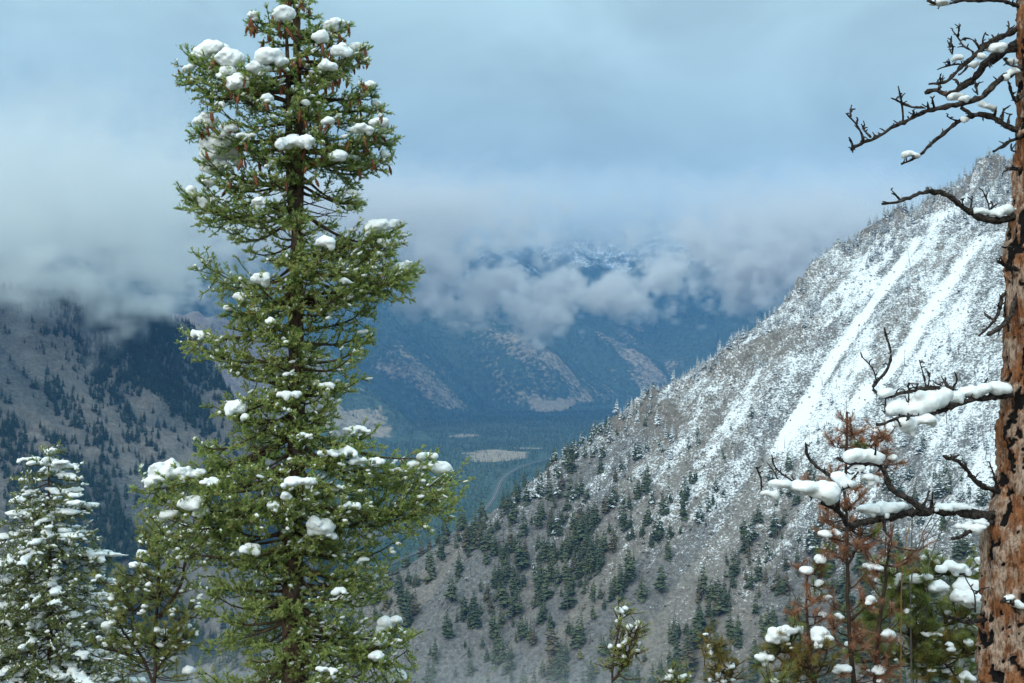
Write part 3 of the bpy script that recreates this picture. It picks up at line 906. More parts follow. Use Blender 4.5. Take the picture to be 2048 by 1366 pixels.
_bm = bmesh.new(); bmesh.ops.create_icosphere(_bm, subdivisions=1, radius=1.0)
ICO = (np.array([v.co[:] for v in _bm.verts]), np.array([[v.index for v in f.verts] for f in _bm.faces])); _bm.free()
def cone_mesh():
    """hanging spruce cone: rings of overlapping scales"""
    mb = MB(); L = 0.078; rows = 8
    for i in range(rows):
        t = i / (rows - 1)
        z0 = -L * t; rr = 0.0145 * math.sin(math.pi * (0.16 + 0.76 * t)) ** 0.7
        kk = 6
        for j in range(kk):
            a = 6.283 * (j + 0.5 * (i % 2)) / kk
            d = np.array((math.cos(a), math.sin(a), 0)); s = np.array((-d[1], d[0], 0))
            c = d * rr * 0.55 + np.array((0, 0, z0 + 0.004)); e = d * rr * 1.08 + np.array((0, 0, z0 - L / rows * 0.95))
            mb.add([c - s * rr * 0.5, c + s * rr * 0.5, e + s * rr * 0.42, e - s * rr * 0.42], [(0, 1, 2), (0, 2, 3)])
    V, F = tube([(0, 0, 0.012), (0, 0, 0), (0, 0, -L * 0.5), (0, 0, -L)], [0.002, 0.008, 0.0115, 0.004], 6)
    mb.add(V, F)
    return mb.mesh("pine_cone", M_cone)
ME_CONE = cone_mesh()

def curve(p0, p1, sag=0.0, up=0.0, n=9, wob=0.02, r=None):
    r = r or rng
    p0, p1 = np.asarray(p0, float), np.asarray(p1, float)
    t = np.linspace(0, 1, n)[:, None]
    P = p0 + (p1 - p0) * t
    L = np.linalg.norm(p1 - p0)
    P[:, 2] += (-sag * 4 * t * (1 - t) * L)[:, 0] + (up * L * (t - 1) * t * t * 2)[:, 0]
    P[1:-1] += np.cumsum(r.normal(0, wob * L / n ** 0.5, (n - 2, 3)), 0) * 0.6
    return P

def sample(P, t):
    """points on a polyline at parameters t in 0..1"""
    k = np.clip(np.asarray(t) * (len(P) - 1), 0, len(P) - 1.0001)
    i = k.astype(int); f = (k - i)[..., None]
    return P[i] * (1 - f) + P[i + 1] * f

def make_snow(parent, blobs, vox=None, seed=0, nz=0.12, flat=0.5, k=0.5, name="snow_clump"):
    R = np.array([b_[1] for b_ in blobs])
    vox = vox or max(0.0105, R.mean() / 5.2)
    V, F = surface_nets(blobs, vox, k, nz, seed, flat)
    if len(F) == 0: return None
    o = V.mean(0)
    return link(name, mesh_from(name, V - o, F, M_snow, True), parent, loc=o, kind="stuff" if name == "snow" else None)

def spruce_branch(tree, base, tip, sag, up, mat_needle, r0=0.012, dens=1.0, tintmu=0.5, snow_frac=0.0, cones=0, bare=0.22, nlen=0.022, K=14, width=0.0092, flatfan=1.0, heavy=None, step=0.037, heavyk=0.75, hvox=None):
    """one limb with side twigs and shoots, its needles, snow and cones"""
    base, tip = np.asarray(base, float), np.asarray(tip, float)
    P = curve(base, tip, sag, up)
    L = np.linalg.norm(tip - base)
    wood = MB()
    wood.add(*tube(P, np.linspace(r0, 0.0035, len(P)) * rng.uniform(0.85, 1.2, len(P)), 5))
    S, E, T = [], [], []
    fwd = (tip - base) / L
    side = np.cross(fwd, (0, 0, 1.0)); side /= np.linalg.norm(side) + 1e-9
    nt_ = max(4, int(L * (1 - bare * 0.6) / step * dens))
    ts = np.sort(np.clip(bare + (1 - bare) * rng.random(nt_) ** 0.85, 0, 0.99))
    tips = []
    for q, t in enumerate(ts):
        p = sample(P, np.array([t]))[0]
        sg = 1 if (q % 2) else -1
        ll = np.clip(L * (0.40 * (1 - t) + 0.16) * rng.uniform(0.55, 1.25), 0.08, 0.36)
        d = fwd * rng.uniform(0.45, 0.8) + side * sg * rng.uniform(0.5, 0.95) * flatfan + np.array((0, 0, rng.normal(0.02, 0.45)))
        d /= np.linalg.norm(d)
        tw = curve(p, p + d * ll, rng.uniform(-0.02, 0.12), rng.uniform(0, 0.25), 5, 0.04)
        wood.add(*tube(tw, np.linspace(0.0042, 0.002, 5), 3, False))
        tb = np.clip(tintmu + rng.normal(0, 0.16), 0, 1)
        for a_, b_ in ((0.12, 0.42), (0.42, 0.72), (0.72, 1.03)):
            s_, e_ = sample(tw, np.array([a_, min(b_, 1.0)]))
            S.append(s_); E.append(e_); T.append(tb + 0.08 * a_ + rng.normal(0, 0.10))
        ns = int(ll / 0.034)
        for i in range(ns):
            u = rng.uniform(0.15, 0.95); s_ = sample(tw, np.array([u]))[0]
            dd = d * rng.uniform(0.2, 0.7) + np.cross(d, (0, 0, 1)) * rng.choice((-1, 1)) * rng.uniform(0.2, 0.8) + rng.normal(0, 0.25, 3) + np.array((0, 0, rng.uniform(-0.15, 0.75)))
            dd /= np.linalg.norm(dd)
            S.append(s_); E.append(s_ + dd * rng.uniform(0.03, 0.065)); T.append(tb + 0.16 * u + rng.normal(0.05, 0.12))
        for i in range(3):                                   # tuft of young shoots at the twig end
            dd = d * 0.8 + rng.normal(0, 0.45, 3) + np.array((0, 0, 0.35)); dd /= np.linalg.norm(dd)
            S.append(tw[-1] - d * 0.01); E.append(tw[-1] + dd * rng.uniform(0.03, 0.055)); T.append(tb + rng.uniform(0.1, 0.35))
        tips.append(tw[-1])
    for a_, b_ in zip(np.linspace(max(bare, 0.2), 0.95, 7)[:-1], np.linspace(max(bare, 0.2), 0.95, 7)[1:]):
        s_, e_ = sample(P, np.array([a_, b_])); S.append(s_); E.append(e_); T.append(tintmu)
    S.append(P[-2]); E.append(P[-1] + (P[-1] - P[-2]) * 0.25); T.append(tintmu + 0.1)
    S, E, T = np.array(S), np.array(E), np.clip(np.array(T), 0, 0.86)
    T = np.where(rng.random(len(T)) < 0.035, 1.0, T)      # a few browned shoots
    br = link("branch", wood.mesh("branch", M_branch_lichen if rng.random() < 0.6 else M_twig, True, base), tree, loc=base)
    v, f, tn = needles(S, E, T, K, nlen, width)
    link("needles", mesh_from("needles", v - base, f, mat_needle, False, {"tint": tn}), br)
    # light snow caught on the shoots
    if snow_frac > 0:
        sel = rng.random(len(S)) < snow_frac
        if sel.any():
            mid = (S[sel] + E[sel]) / 2 + np.array((0, 0, 0.008)) - base; h = (E[sel] - S[sel]); m_ = len(mid)
            lump = ICO[0][None] * (1 + rng.normal(0, 0.16, (m_, len(ICO[0]), 1))) * rng.uniform(0.006, 0.020, (m_, 1, 1)) * np.array((1.2, 1.2, 0.9))
            lump = mid[:, None] + lump + h[:, None] * (ICO[0][None, :, :1] * rng.uniform(0.15, 0.45, (m_, 1, 1)))
            F_ = (ICO[1][None] + (np.arange(m_) * len(ICO[0]))[:, None, None]).reshape(-1, 3)
            link("snow", mesh_from("snow", lump.reshape(-1, 3), F_, M_snow, True), br, kind="stuff")
    if heavy:
        make_snow(br, [(np.asarray(c) - base, r_) for c, r_ in heavy], hvox, int(rng.integers(1000)), 0.22, 0.7, heavyk)
    if cones and tips:
        cand = [p for p in tips] + [P[-1]]
        for _ in range(cones):
            p = cand[rng.integers(len(cand))]
            o = link("pine_cone", ME_CONE, br, loc=p - base + rng.normal(0, 0.012, 3) + np.array((0, 0, -0.008)))
            o.rotation_euler = (rng.normal(0, 0.3), rng.normal(0, 0.3), rng.uniform(0, 6.28))
            s_ = rng.uniform(0.75, 1.08); o.scale = (s_, s_, s_)
    return br, P

def px_len(p, Y): return p / FPX * Y

def lumps(cx, cy, rx, ry, Y):
    """snow resting at photograph position (cx, cy): overlapping mounds that sag over the edge of the bough"""
    k = Y / FPX
    c0 = at(cx, cy, Y); RX, RZ = rx * k, ry * k
    out = []
    n_ = max(3, int(round(rx / max(ry, 6) * 2.2 + rx / 11)))
    for i in range(n_):
        f = (i + rng.uniform(0.2, 0.8)) / n_ * 2 - 1
        r_ = max(0.016, min(RX, RZ) * rng.uniform(0.50, 0.92))
        out.append((c0 + np.array((f * max(0, RX - r_ * 0.75), rng.normal(0, 0.25) * RX, rng.normal(-0.05, 0.20) * RZ - 0.22 * RZ * f * f)), (r_ * rng.uniform(0.9, 1.35), r_ * rng.uniform(0.9, 1.25), min(RZ, r_) * rng.uniform(0.75, 1.05))))
    for i in range(max(1, n_ // 3)):                    # tongues hanging lower
        r_ = max(0.013, min(RX, RZ) * rng.uniform(0.30, 0.5))
        out.append((c0 + np.array((rng.uniform(-0.85, 0.85) * RX, rng.normal(-0.2, 0.25) * RX, -RZ * rng.uniform(0.45, 0.85))), (r_, r_, r_ * rng.uniform(1.0, 1.6))))
    return out
# ------------------------------------------------------------------ the tall spruce
def ground(x, y):
    return float(near_z(np.array([x]), np.array([y]))[0])

def trunk_mesh(pts, radii, sides, rough, mat, seed, rings=None):
    """bark-covered stem with uneven skin"""
    pts = np.array(pts, float); rings = rings or len(pts) * 12
    t = np.linspace(0, len(pts) - 1, rings)
    P = np.stack([np.interp(t, np.arange(len(pts)), pts[:, k]) for k in range(3)], -1)
    for _ in range(8): P[1:-1] = 0.25 * P[:-2] + 0.5 * P[1:-1] + 0.25 * P[2:]
    R = np.interp(t, np.arange(len(pts)), radii)
    V, F = tube(P, R, sides)
    d = V[:rings * sides] - np.repeat(P, sides, 0)
    n_ = fbm(V[:rings * sides, 0] * 14 + V[:rings * sides, 1] * 9, V[:rings * sides, 2] * 7, V[:rings * sides, 1] * 14, oct=4, seed=seed) - 0.5
    V[:rings * sides] += d * (n_ * rough)[:, None]
    return V, F

Y0 = 12.0
def sp(px, py, dy=0.0): return at(px, py, Y0) * np.array((1, 1, 1)) + np.array((0, dy, 0)) + np.array(((px - 1024) / FPX * dy, 0, (683 - py) / FPX * dy))
gx = at(590, 1366, Y0)[0]
gz = ground(gx, Y0)
spruce = link("spruce_tree", None, label="tall cone-bearing green spruce carrying big clumps of snow", cat="tree", loc=(gx, Y0, gz))
TR = np.array((gx, Y0, gz))
TPX = [(590, 1366), (583, 1100), (594, 850), (592, 600), (598, 300), (592, 0), (596, -190)]
tpts = [np.array((gx, Y0, gz - 0.25))] + [at(x, y, Y0) for x, y in TPX]
trad = [0.15, 0.098, 0.088, 0.076, 0.063, 0.042, 0.027, 0.007]
V, F = trunk_mesh(tpts, trad, 18, 0.32, M_bark_spruce, 7, 150)
link("trunk", mesh_from("trunk", V - TR, F, M_bark_spruce, True), spruce)
V, F = trunk_mesh([at(592, 470, Y0), at(583, 420, Y0 - 0.03), at(578, 300, Y0 - 0.05), at(577, 180, Y0 - 0.05), at(572, 40, Y0 - 0.04)], [0.03, 0.035, 0.033, 0.026, 0.010], 10, 0.32, M_bark_spruce, 9, 60)
link("stem", mesh_from("stem", V - TR, F, M_bark_spruce, True), spruce)

PROF_Y = [-190, -60, 0, 100, 150, 250, 300, 400, 450, 530, 600, 660, 720, 800, 880, 950, 1000, 1050, 1100, 1200, 1270, 1366, 1600]
PROF_L = [5, 55, 80, 170, 195, 180, 150, 175, 115, 165, 130, 165, 95, 135, 175, 225, 215, 175, 165, 165, 165, 165, 190]
PROF_R = [5, 45, 55, 120, 140, 170, 165, 115, 165, 200, 140, 125, 105, 110, 140, 215, 205, 155, 155, 150, 175, 190, 200]
def trunk_x(py): return float(np.interp(py, [y for x, y in TPX][::-1], [x for x, y in TPX][::-1]))

# snow clumps seen on the tree: (x, y, half width, half height) in the photograph
SNOW = [(425, 98, 36, 24), (398, 112, 18, 14), (462, 116, 26, 20), (378, 134, 12, 12), (455, 142, 18, 14), (474, 162, 20, 22), (545, 113, 30, 19), (517, 134, 18, 16), (568, 26, 18, 20), (506, 31, 12, 12),
        (672, 48, 22, 15), (642, 72, 15, 16), (714, 95, 20, 14), (686, 104, 20, 14), (652, 130, 20, 13), (412, 241, 22, 15), (455, 256, 16, 14), (490, 270, 22, 6), (442, 296, 38, 30), (434, 330, 28, 18),
        (420, 364, 18, 11), (414, 402, 26, 15), (384, 384, 11, 12), (592, 284, 36, 17), (532, 195, 14, 10), (445, 208, 8, 9), (733, 172, 18, 12), (752, 204, 9, 18), (757, 245, 18, 17), (724, 256, 24, 13),
        (770, 306, 10, 13), (676, 310, 15, 13), (521, 405, 13, 15), (651, 481, 17, 17), (757, 452, 24, 19), (786, 447, 13, 11), (768, 482, 12, 12), (800, 534, 18, 12), (816, 525, 8, 12), (521, 556, 18, 16),
        (482, 592, 11, 12), (458, 616, 12, 7), (402, 666, 22, 11), (440, 682, 12, 9), (727, 664, 14, 8), (580, 747, 16, 6), (574, 790, 26, 12), (474, 814, 22, 18), (492, 834, 9, 12), (455, 804, 8, 7),
        (712, 858, 30, 8), (330, 944, 30, 22), (306, 966, 18, 15), (382, 946, 30, 15), (420, 962, 20, 9), (386, 1002, 28, 17), (402, 1022, 20, 12), (340, 1028, 20, 13), (856, 911, 22, 11), (882, 936, 18, 13),
        (831, 927, 18, 11), (800, 942, 16, 9), (735, 921, 38, 9), (690, 902, 28, 11), (600, 962, 35, 14), (570, 988, 11, 14), (640, 1048, 24, 24), (658, 1070, 18, 9), (500, 1098, 22, 14), (736, 1076, 14, 11),
        (742, 1150, 16, 9), (770, 1246, 15, 20), (792, 1238, 12, 12), (762, 1276, 13, 17), (790, 1350, 20, 14), (680, 1180, 17, 9), (700, 1010, 24, 8), (655, 905, 24, 8), (610, 870, 16, 6), (545, 1010, 10, 12),
        (705, 385, 14, 10), (540, 330, 12, 7), (655, 240, 13, 10), (612, 205, 10, 7), (725, 1120, 14, 8), (752, 1310, 16, 12), (655, 1340, 24, 9), (540, 640, 11, 9), (655, 770, 18, 7), (690, 560, 12, 9)]
TIPS = [(505, 40), (388, 122), (372, 152), (470, 180), (395, 258), (408, 320), (378, 395), (468, 462), (404, 516), (432, 556), (456, 630), (380, 672), (452, 720), (418, 806), (404, 892), (286, 968), (300, 1030), (430, 1100), (425, 1150),
        (415, 1215), (420, 1290), (410, 1345), (692, 52), (731, 100), (706, 118), (738, 172), (757, 215), (776, 252), (782, 278), (768, 312), (722, 345), (722, 398), (792, 458), (778, 492), (822, 540), (790, 566), (742, 612), (738, 676), (716, 694),
        (722, 756), (742, 868), (920, 955), (885, 985), (905, 1012), (840, 1000), (792, 1082), (770, 1135), (765, 1180), (822, 1272), (815, 1300), (832, 1362), (430, 1060), (425, 1180)]

specs = []                                     # (tip px, tip py, depth offset, heavy snow)
for cx, cy, rx, ry in SNOW:
    hw = np.interp(cy, PROF_Y, PROF_L if cx < trunk_x(cy) else PROF_R)
    fr = min(1.0, abs(cx - trunk_x(cy)) / hw)
    dy = -px_len(hw, Y0) * math.sqrt(max(0.0, 1 - fr * fr)) * 0.75
    specs.append((cx + (6 if cx > 595 else -6), cy + ry * 0.75, dy, (cx, cy, rx, ry)))
for x, y in TIPS:
    specs.append((x, y, rng.normal(0, 0.10), None))
for y in np.arange(-150, 1480, 8.5):
    a = rng.uniform(0, 6.283)
    hl, hr = np.interp(y, PROF_Y, PROF_L), np.interp(y, PROF_Y, PROF_R)
    hw = (hr if math.cos(a) > 0 else hl) * (rng.uniform(0.62, 0.95) if y > 440 else rng.uniform(0.3, 0.65))
    if y < 440 and rng.random() < 0.4: continue
    specs.append((trunk_x(y) + math.cos(a) * hw, y + rng.uniform(-6, 22), -math.sin(a) * px_len((hl + hr) / 2, Y0) * rng.uniform(0.6, 0.9), None))
for y in np.arange(-120, 1460, 15.0):           # short boughs that face the camera and hide the stem
    a = rng.uniform(3.6, 5.8) if rng.random() < 0.8 else rng.uniform(0, 6.283)
    hl, hr = np.interp(y, PROF_Y, PROF_L), np.interp(y, PROF_Y, PROF_R)
    hw = (hl + hr) / 2 * rng.uniform(0.28, 0.6)
    specs.append((trunk_x(y) + math.cos(a) * hw, y + rng.uniform(0, 25), math.sin(a) * px_len(hw, Y0), None))
for q, (tx, ty, dy, hv) in enumerate(specs):
    tip = sp(tx, ty, dy)
    reach = math.hypot(tx - trunk_x(ty), dy / Y0 * FPX)
    if ty < 330: by = ty + reach * rng.uniform(-0.10, 0.42)
    elif ty < 800: by = ty - reach * rng.uniform(-0.38, 0.36)
    else: by = ty - reach * rng.uniform(-0.30, 0.42)
    if ty == 955 and tx == 920: by = 905
    bx = trunk_x(by)
    base = sp(bx, by, 0.0)
    L = np.linalg.norm(tip - base)
    if L < 0.10: continue
    upper = ty < 430
    hvb = lumps(*hv, Y0 + dy) if hv else None
    tint = 0.58 + 0.18 * sstep(250, 520, ty) + rng.normal(0, 0.09)
    spruce_branch(spruce, base - TR, tip - TR, rng.uniform(0.02, 0.10) if ty > 330 else rng.uniform(-0.02, 0.08), rng.uniform(0.0, 0.5), M_needle_spruce, r0=0.010 + 0.010 * min(1, L),
                  tintmu=tint, snow_frac=float(rng.choice((0.0, 0.03, 0.07, 0.12))) * 1.0, cones=(int(rng.integers(2, 6)) if (ty < 360 and (hv or rng.random() < 0.6)) else 0),
                  bare=0.30 if L > 0.45 else 0.10, heavy=[(np.asarray(c) - TR, r_) for c, r_ in hvb] if hvb else None)
# dead bare twigs inside the crown
for q in range(34):
    y = rng.uniform(380, 1300); a = rng.uniform(0, 6.283); L = rng.uniform(0.2, 0.45)
    b0 = sp(trunk_x(y), y, 0.0); d = np.array((math.cos(a), math.sin(a), rng.uniform(-0.35, 0.2)))
    mb = MB(); P = curve(b0, b0 + d * L, 0.05, 0.1, 6, 0.07)
    mb.add(*tube(P, np.linspace(0.007, 0.002, 6), 4))
    for _ in range(5):
        s_ = sample(P, np.array([rng.uniform(0.3, 1)]))[0]; mb.add(*tube(curve(s_, s_ + rng.normal(0, 0.06, 3), 0, 0, 4, 0.05), np.linspace(0.003, 0.0015, 4), 3))
    link("dead_twig", mb.mesh("dead_twig", M_twig, True, b0), spruce, loc=b0 - TR)

# ------------------------------------------------------------------ young spruce under heavy snow
def young_spruce(apex, Yd, halfw, label, nb, seedv):
    ax, ay = apex
    bx_ = at(ax + 10, 1366, Yd)[0]; bz = ground(bx_, Yd)
    root = link("young_spruce", None, label=label, cat="tree", loc=(bx_, Yd, bz))
    R0 = np.array((bx_, Yd, bz))
    top = at(ax, ay, Yd)
    zs = np.linspace(0, top[2] - bz, 8)
    pts = [np.array((np.interp(z, (0, zs[-1]), (0, top[0] - bx_)), (top[1] - Yd), z - (0.2 if i == 0 else 0))) for i, z in enumerate(zs)]
    V, F = trunk_mesh(pts, np.linspace(0.085, 0.006, 8), 12, 0.3, M_bark_spruce, seedv, 90)
    link("trunk", mesh_from("trunk", V, F, M_bark_spruce, True), root)
    H = top[2] - bz
    for i in range(nb):
        f = ((i + rng.random()) / nb) ** 0.85                      # 0 apex .. 1 low
        z = H * (1 - 0.50 * f) - 0.03
        a = i * 2.39996 + rng.normal(0, 0.3)
        if math.sin(a) > 0.55 and rng.random() < 0.5: continue    # thin the far side
        L = halfw * (0.04 + 0.96 * f ** 0.52) * rng.uniform(0.72, 1.12)
        b0 = np.array(((top[0] - bx_) * z / H, 0, z))
        tp = b0 + np.array((math.cos(a) * L, math.sin(a) * L, -L * rng.uniform(0.05, 0.42) + 0.05 * (f < 0.1)))
        hv = None
        if rng.random() < 0.70:
            hv = []
            dr = (tp - b0) / L
            for t in np.arange(rng.uniform(0.3, 0.5), 1.04, rng.uniform(0.09, 0.13) / max(L, 0.14)):
                c = b0 + (tp - b0) * min(t, 1.0) + np.array((rng.normal(0, 0.03), rng.normal(0, 0.03), rng.normal(0.005, 0.012)))
                ln_, r_ = rng.uniform(0.035, 0.075), rng.uniform(0.020, 0.040)
                hv.append((c, (abs(dr[0]) * ln_ + r_, abs(dr[1]) * ln_ + r_, r_ * rng.uniform(0.6, 0.9))))
                if rng.random() < 0.5:
                    hv.append((c + np.array((rng.normal(0, 0.05), rng.normal(0, 0.05), -r_ * 0.9)), (r_ * 0.8, r_ * 0.8, r_ * 0.8)))
            hv = hv or None
        spruce_branch(root, b0, tp, 0.02, 0.15, M_needle_young, r0=0.008, tintmu=0.68, snow_frac=0.12, heavyk=1.1, hvox=0.0165, heavy=hv, bare=0.12, nlen=0.019, K=10, width=0.0108, step=0.047)
    return root
young_spruce((97, 892), 15.0, 1.12, "young spruce smothered in snow from tip to base", 250, 21)
# ------------------------------------------------------------------ the burnt pine trunk on the right
def c4(x, y): return (1650 + x * 0.3805, y * 0.3805)
def c5(x, y): return (1480 + x * 0.5313, 640 + y * 0.5313)
def c6(x, y): return (1850 + x * 0.366, 400 + y * 0.366)
def cl(x, y): return (200 + x * 0.356, 880 + y * 0.356)
def cs(x, y): return (1150 + x * 0.293, 1180 + y * 0.293)
YB = 8.0
m, nt, b = new_mat("burnt_pine_bark", 0.9, 0.15)
tc = objpos(nt)
mp = N(nt, "ShaderNodeMapping", inp={"Scale": (1, 1, 0.55)}); nt.links.new(tc, mp.inputs[0])
mp2 = N(nt, "ShaderNodeMapping", inp={"Scale": (1, 1, 0.25)}); nt.links.new(tc, mp2.inputs[0])
f1 = noise(nt, 9, 6, 0.68, mp.outputs[0]); f2 = noise(nt, 60, 4, 0.7, mp2.outputs[0]); f3 = noise(nt, 5, 3, 0.6, tc)
col = mixc(nt, mrange(nt, f1, 0.44, 0.54), (0.38, 0.155, 0.068), (0.62, 0.45, 0.35))
col = mixc(nt, mrange(nt, f3, 0.57, 0.66), col, (0.36, 0.145, 0.060))
col = mixc(nt, mrange(nt, f2, 0.54, 0.38, 0.0, 0.85), col, (0.12, 0.055, 0.032))
chm = attr(nt, "tint")
chf = mrange(nt, math2(nt, 'ADD', chm.outputs["Fac"], math2(nt, 'ADD', math2(nt, 'MULTIPLY', math2(nt, 'SUBTRACT', f1, 0.5), 1.5), math2(nt, 'MULTIPLY', math2(nt, 'SUBTRACT', f2, 0.5), 1.5))), 0.38, 0.60)
col = mixc(nt, chf, col, (0.016, 0.014, 0.014))
nt.links.new(col, b.inputs["Base Color"])
bump(nt, b, math2(nt, 'ADD', f2, f1), 1.0, 0.035)
M_burnt = m
m, nt, b = new_mat("charred_branch", 0.9, 0.15)
f = noise(nt, 42, 5, 0.7, objpos(nt)); f2 = noise(nt, 11, 3, 0.6, objpos(nt))
col = mixc(nt, mrange(nt, f, 0.40, 0.66), (0.014, 0.012, 0.012), (0.100, 0.080, 0.070))
col = mixc(nt, mrange(nt, f2, 0.66, 0.76), col, (0.19, 0.09, 0.05))
nt.links.new(col, b.inputs["Base Color"]); bump(nt, b, f, 1.0, 0.012)
M_char = m

kB = YB / FPX
TB = [(2088, -260, 38), (2082, 0, 44), (2080, 250, 46), (2076, 400, 48), (2070, 470, 54), (2066, 620, 60), (2066, 800, 60), (2062, 900, 62), (2058, 970, 66), (2050, 1040, 76), (2046, 1120, 80), (2046, 1366, 86)]
bx = at(2046, 1366, YB)[0]; bz = ground(bx, YB)
burnt = link("burnt_pine", None, label="thick dead pine trunk with flaking orange and charred black bark", cat="tree", loc=(bx, YB, bz))
RB = np.array((bx, YB, bz))
pts = [at(x, y, YB) for x, y, r in TB][::-1]; rad = [r * kB for x, y, r in TB][::-1]
pts = [RB + (0, 0, -0.3), RB + (0, 0, 0.9)] + pts; rad = [0.36, 0.28] + rad
pts, rad = np.array(pts), np.array(rad)
rings, sides = 500, 84
s_ = np.concatenate([[0], np.cumsum(np.linalg.norm(np.diff(pts, axis=0), axis=1))])
t = np.linspace(0, s_[-1], rings)
P = np.stack([np.interp(t, s_, pts[:, k]) for k in range(3)], -1); R = np.interp(t, s_, rad)
for _ in range(40):
    P[1:-1] = 0.25 * P[:-2] + 0.5 * P[1:-1] + 0.25 * P[2:]; R[1:-1] = 0.25 * R[:-2] + 0.5 * R[1:-1] + 0.25 * R[2:]
ang = np.linspace(0, 2 * math.pi, sides, endpoint=False)
AX, TT = np.meshgrid(ang, t); RR = np.repeat(R[:, None], sides, 1)
ux, uy = np.cos(AX), np.sin(AX)
cx_, cy_, cz_ = ux * 0.2, uy * 0.2, TT
plate = fbm(cx_ * 16, cz_ * 4 + cy_ * 3, cy_ * 16, oct=5, seed=201, gain=0.55)
charn = fbm(cx_ * 17, cz_ * 11, cy_ * 17, oct=5, seed=205, gain=0.6)
big = fbm(cx_ * 4, cz_ * 1.6, cy_ * 4, oct=3, seed=207)
chf_ = charn * 0.6 + big * 0.4
char = sstep(np.quantile(chf_, 0.56), np.quantile(chf_, 0.68), chf_)
flake = np.floor(plate * 9) / 9
disp = (flake - 0.5) * 0.075 + (plate - 0.5) * 0.03 - char * 0.022 + (fbm(cx_ * 60, cz_ * 30, cy_ * 60, oct=2, seed=209) - 0.5) * 0.014
Rn = RR + disp * (0.6 + 2.0 * RR)
V = P[:, None] + np.stack([ux * Rn, uy * Rn, 0 * Rn], -1)
i = np.arange(rings - 1)[:, None] * sides; j = np.arange(sides)[None]; k2 = (j + 1) % sides
F = np.stack([i + j, i + k2, i + sides + k2, i + sides + j], -1).reshape(-1, 4)
link("trunk", mesh_from("trunk", V.reshape(-1, 3) - RB, F, M_burnt, True, {"tint": np.clip(char, 0, 1).ravel()}), burnt)

def densify(P, n):
    P = np.asarray(P, float)
    s = np.concatenate([[0], np.cumsum(np.linalg.norm(np.diff(P, axis=0), axis=1))])
    t = np.linspace(0, s[-1], n)
    return np.stack([np.interp(t, s, P[:, k]) for k in range(P.shape[1])], -1), s[-1]

def gnarled(mb, P3, r0, r1, knobs=1.0, seed=0):
    """crooked dead wood with rough skin and stubby spurs"""
    _, L = densify(P3, 4)
    n = max(6, int(L / 0.022))
    Q, _ = densify(P3, n)
    for _ in range(2): Q[1:-1] = 0.25 * Q[:-2] + 0.5 * Q[1:-1] + 0.25 * Q[2:]
    Q[1:-1] += rng.normal(0, 0.12 * (r0 + r1) / 2, (n - 2, 3))
    rad = np.linspace(r0, r1, n) * (1 + rng.normal(0, 0.13, n))
    V, F = tube(Q, rad, 8)
    nv = n * 8
    d = V[:nv] - np.repeat(Q, 8, 0)
    V[:nv] += d * ((vnoise(V[:nv, 0] * 55, V[:nv, 1] * 55, V[:nv, 2] * 55, seed) - 0.5) * 0.75)[:, None]
    mb.add(V, F)
    for _ in range(int(L / 0.035 * knobs)):
        p = sample(Q, np.array([rng.uniform(0.05, 1)]))[0]
        d = rng.normal(0, 1, 3); d[2] = abs(d[2]) * 0.8 + rng.normal(0, 0.4); d /= np.linalg.norm(d)
        ll = rng.uniform(0.012, 0.045)
        mb.add(*tube([p, p + d * ll * 0.5 + rng.normal(0, 0.004, 3), p + d * ll], [0.005, 0.004, 0.0025], 5))
    return Q

def dead_branch(conv, main, w0, w1, twigs, dy=0.0, snow=(), fromtrunk=True):
    """main and twigs in picture coordinates of one crop; dy moves the tip towards (-) or away from the camera"""
    def to3(pts, d0, d1):
        n = len(pts)
        return [at(*conv(*p), YB + d0 + (d1 - d0) * i / max(1, n - 1)) for i, p in enumerate(pts)]
    mb = MB()
    M3 = to3(main, 0.0 if fromtrunk else dy, dy)
    b0 = np.array(M3[0])
    gnarled(mb, M3, w0 * kB / 2, w1 * kB / 2, 1.0, 3)
    arr = np.array(main, float)
    for tw in twigs:
        d = np.hypot(*(arr - np.array(tw[0], float)).T); k = int(d.argmin()); dd = dy * k / (len(main) - 1) if fromtrunk else dy
        gnarled(mb, to3(tw, dd, dd + rng.normal(0, 0.10)), max(3.2, w1 * 0.9) * kB / 2, 2.4 * kB / 2, 0.9, 5)
    br = link("branch", mb.mesh("branch", M_char, True, b0), burnt, loc=b0 - RB)
    groups = []                                            # clumps that touch are one mass of snow
    for e in snow:
        hit = [g for g in groups if any(abs(e[0] - q[0]) < (e[2] + q[2]) * 1.05 and abs(e[1] - q[1]) < (e[3] + q[3]) * 1.15 for q in g)]
        ng_ = [e] + [q for g in hit for q in g]
        groups = [g for g in groups if g not in hit] + [ng_]
    sc = conv(1, 0)[0] - conv(0, 0)[0]
    for g in groups:
        bl = []
        for sx, sy, srx, sry in g:
            X, Yp = conv(sx, sy)
            d = np.hypot(*(arr - np.array((sx, sy))).T); k = int(d.argmin()); dd = dy * k / (len(main) - 1) if fromtrunk else dy
            bl += [(np.asarray(c) - b0, r_) for c, r_ in lumps(X, Yp, srx * sc * 1.1, sry * sc, YB + dd - 0.01)]
        make_snow(br, bl, None, int(rng.integers(1000)), 0.16, 0.8, 1.0)
    return br

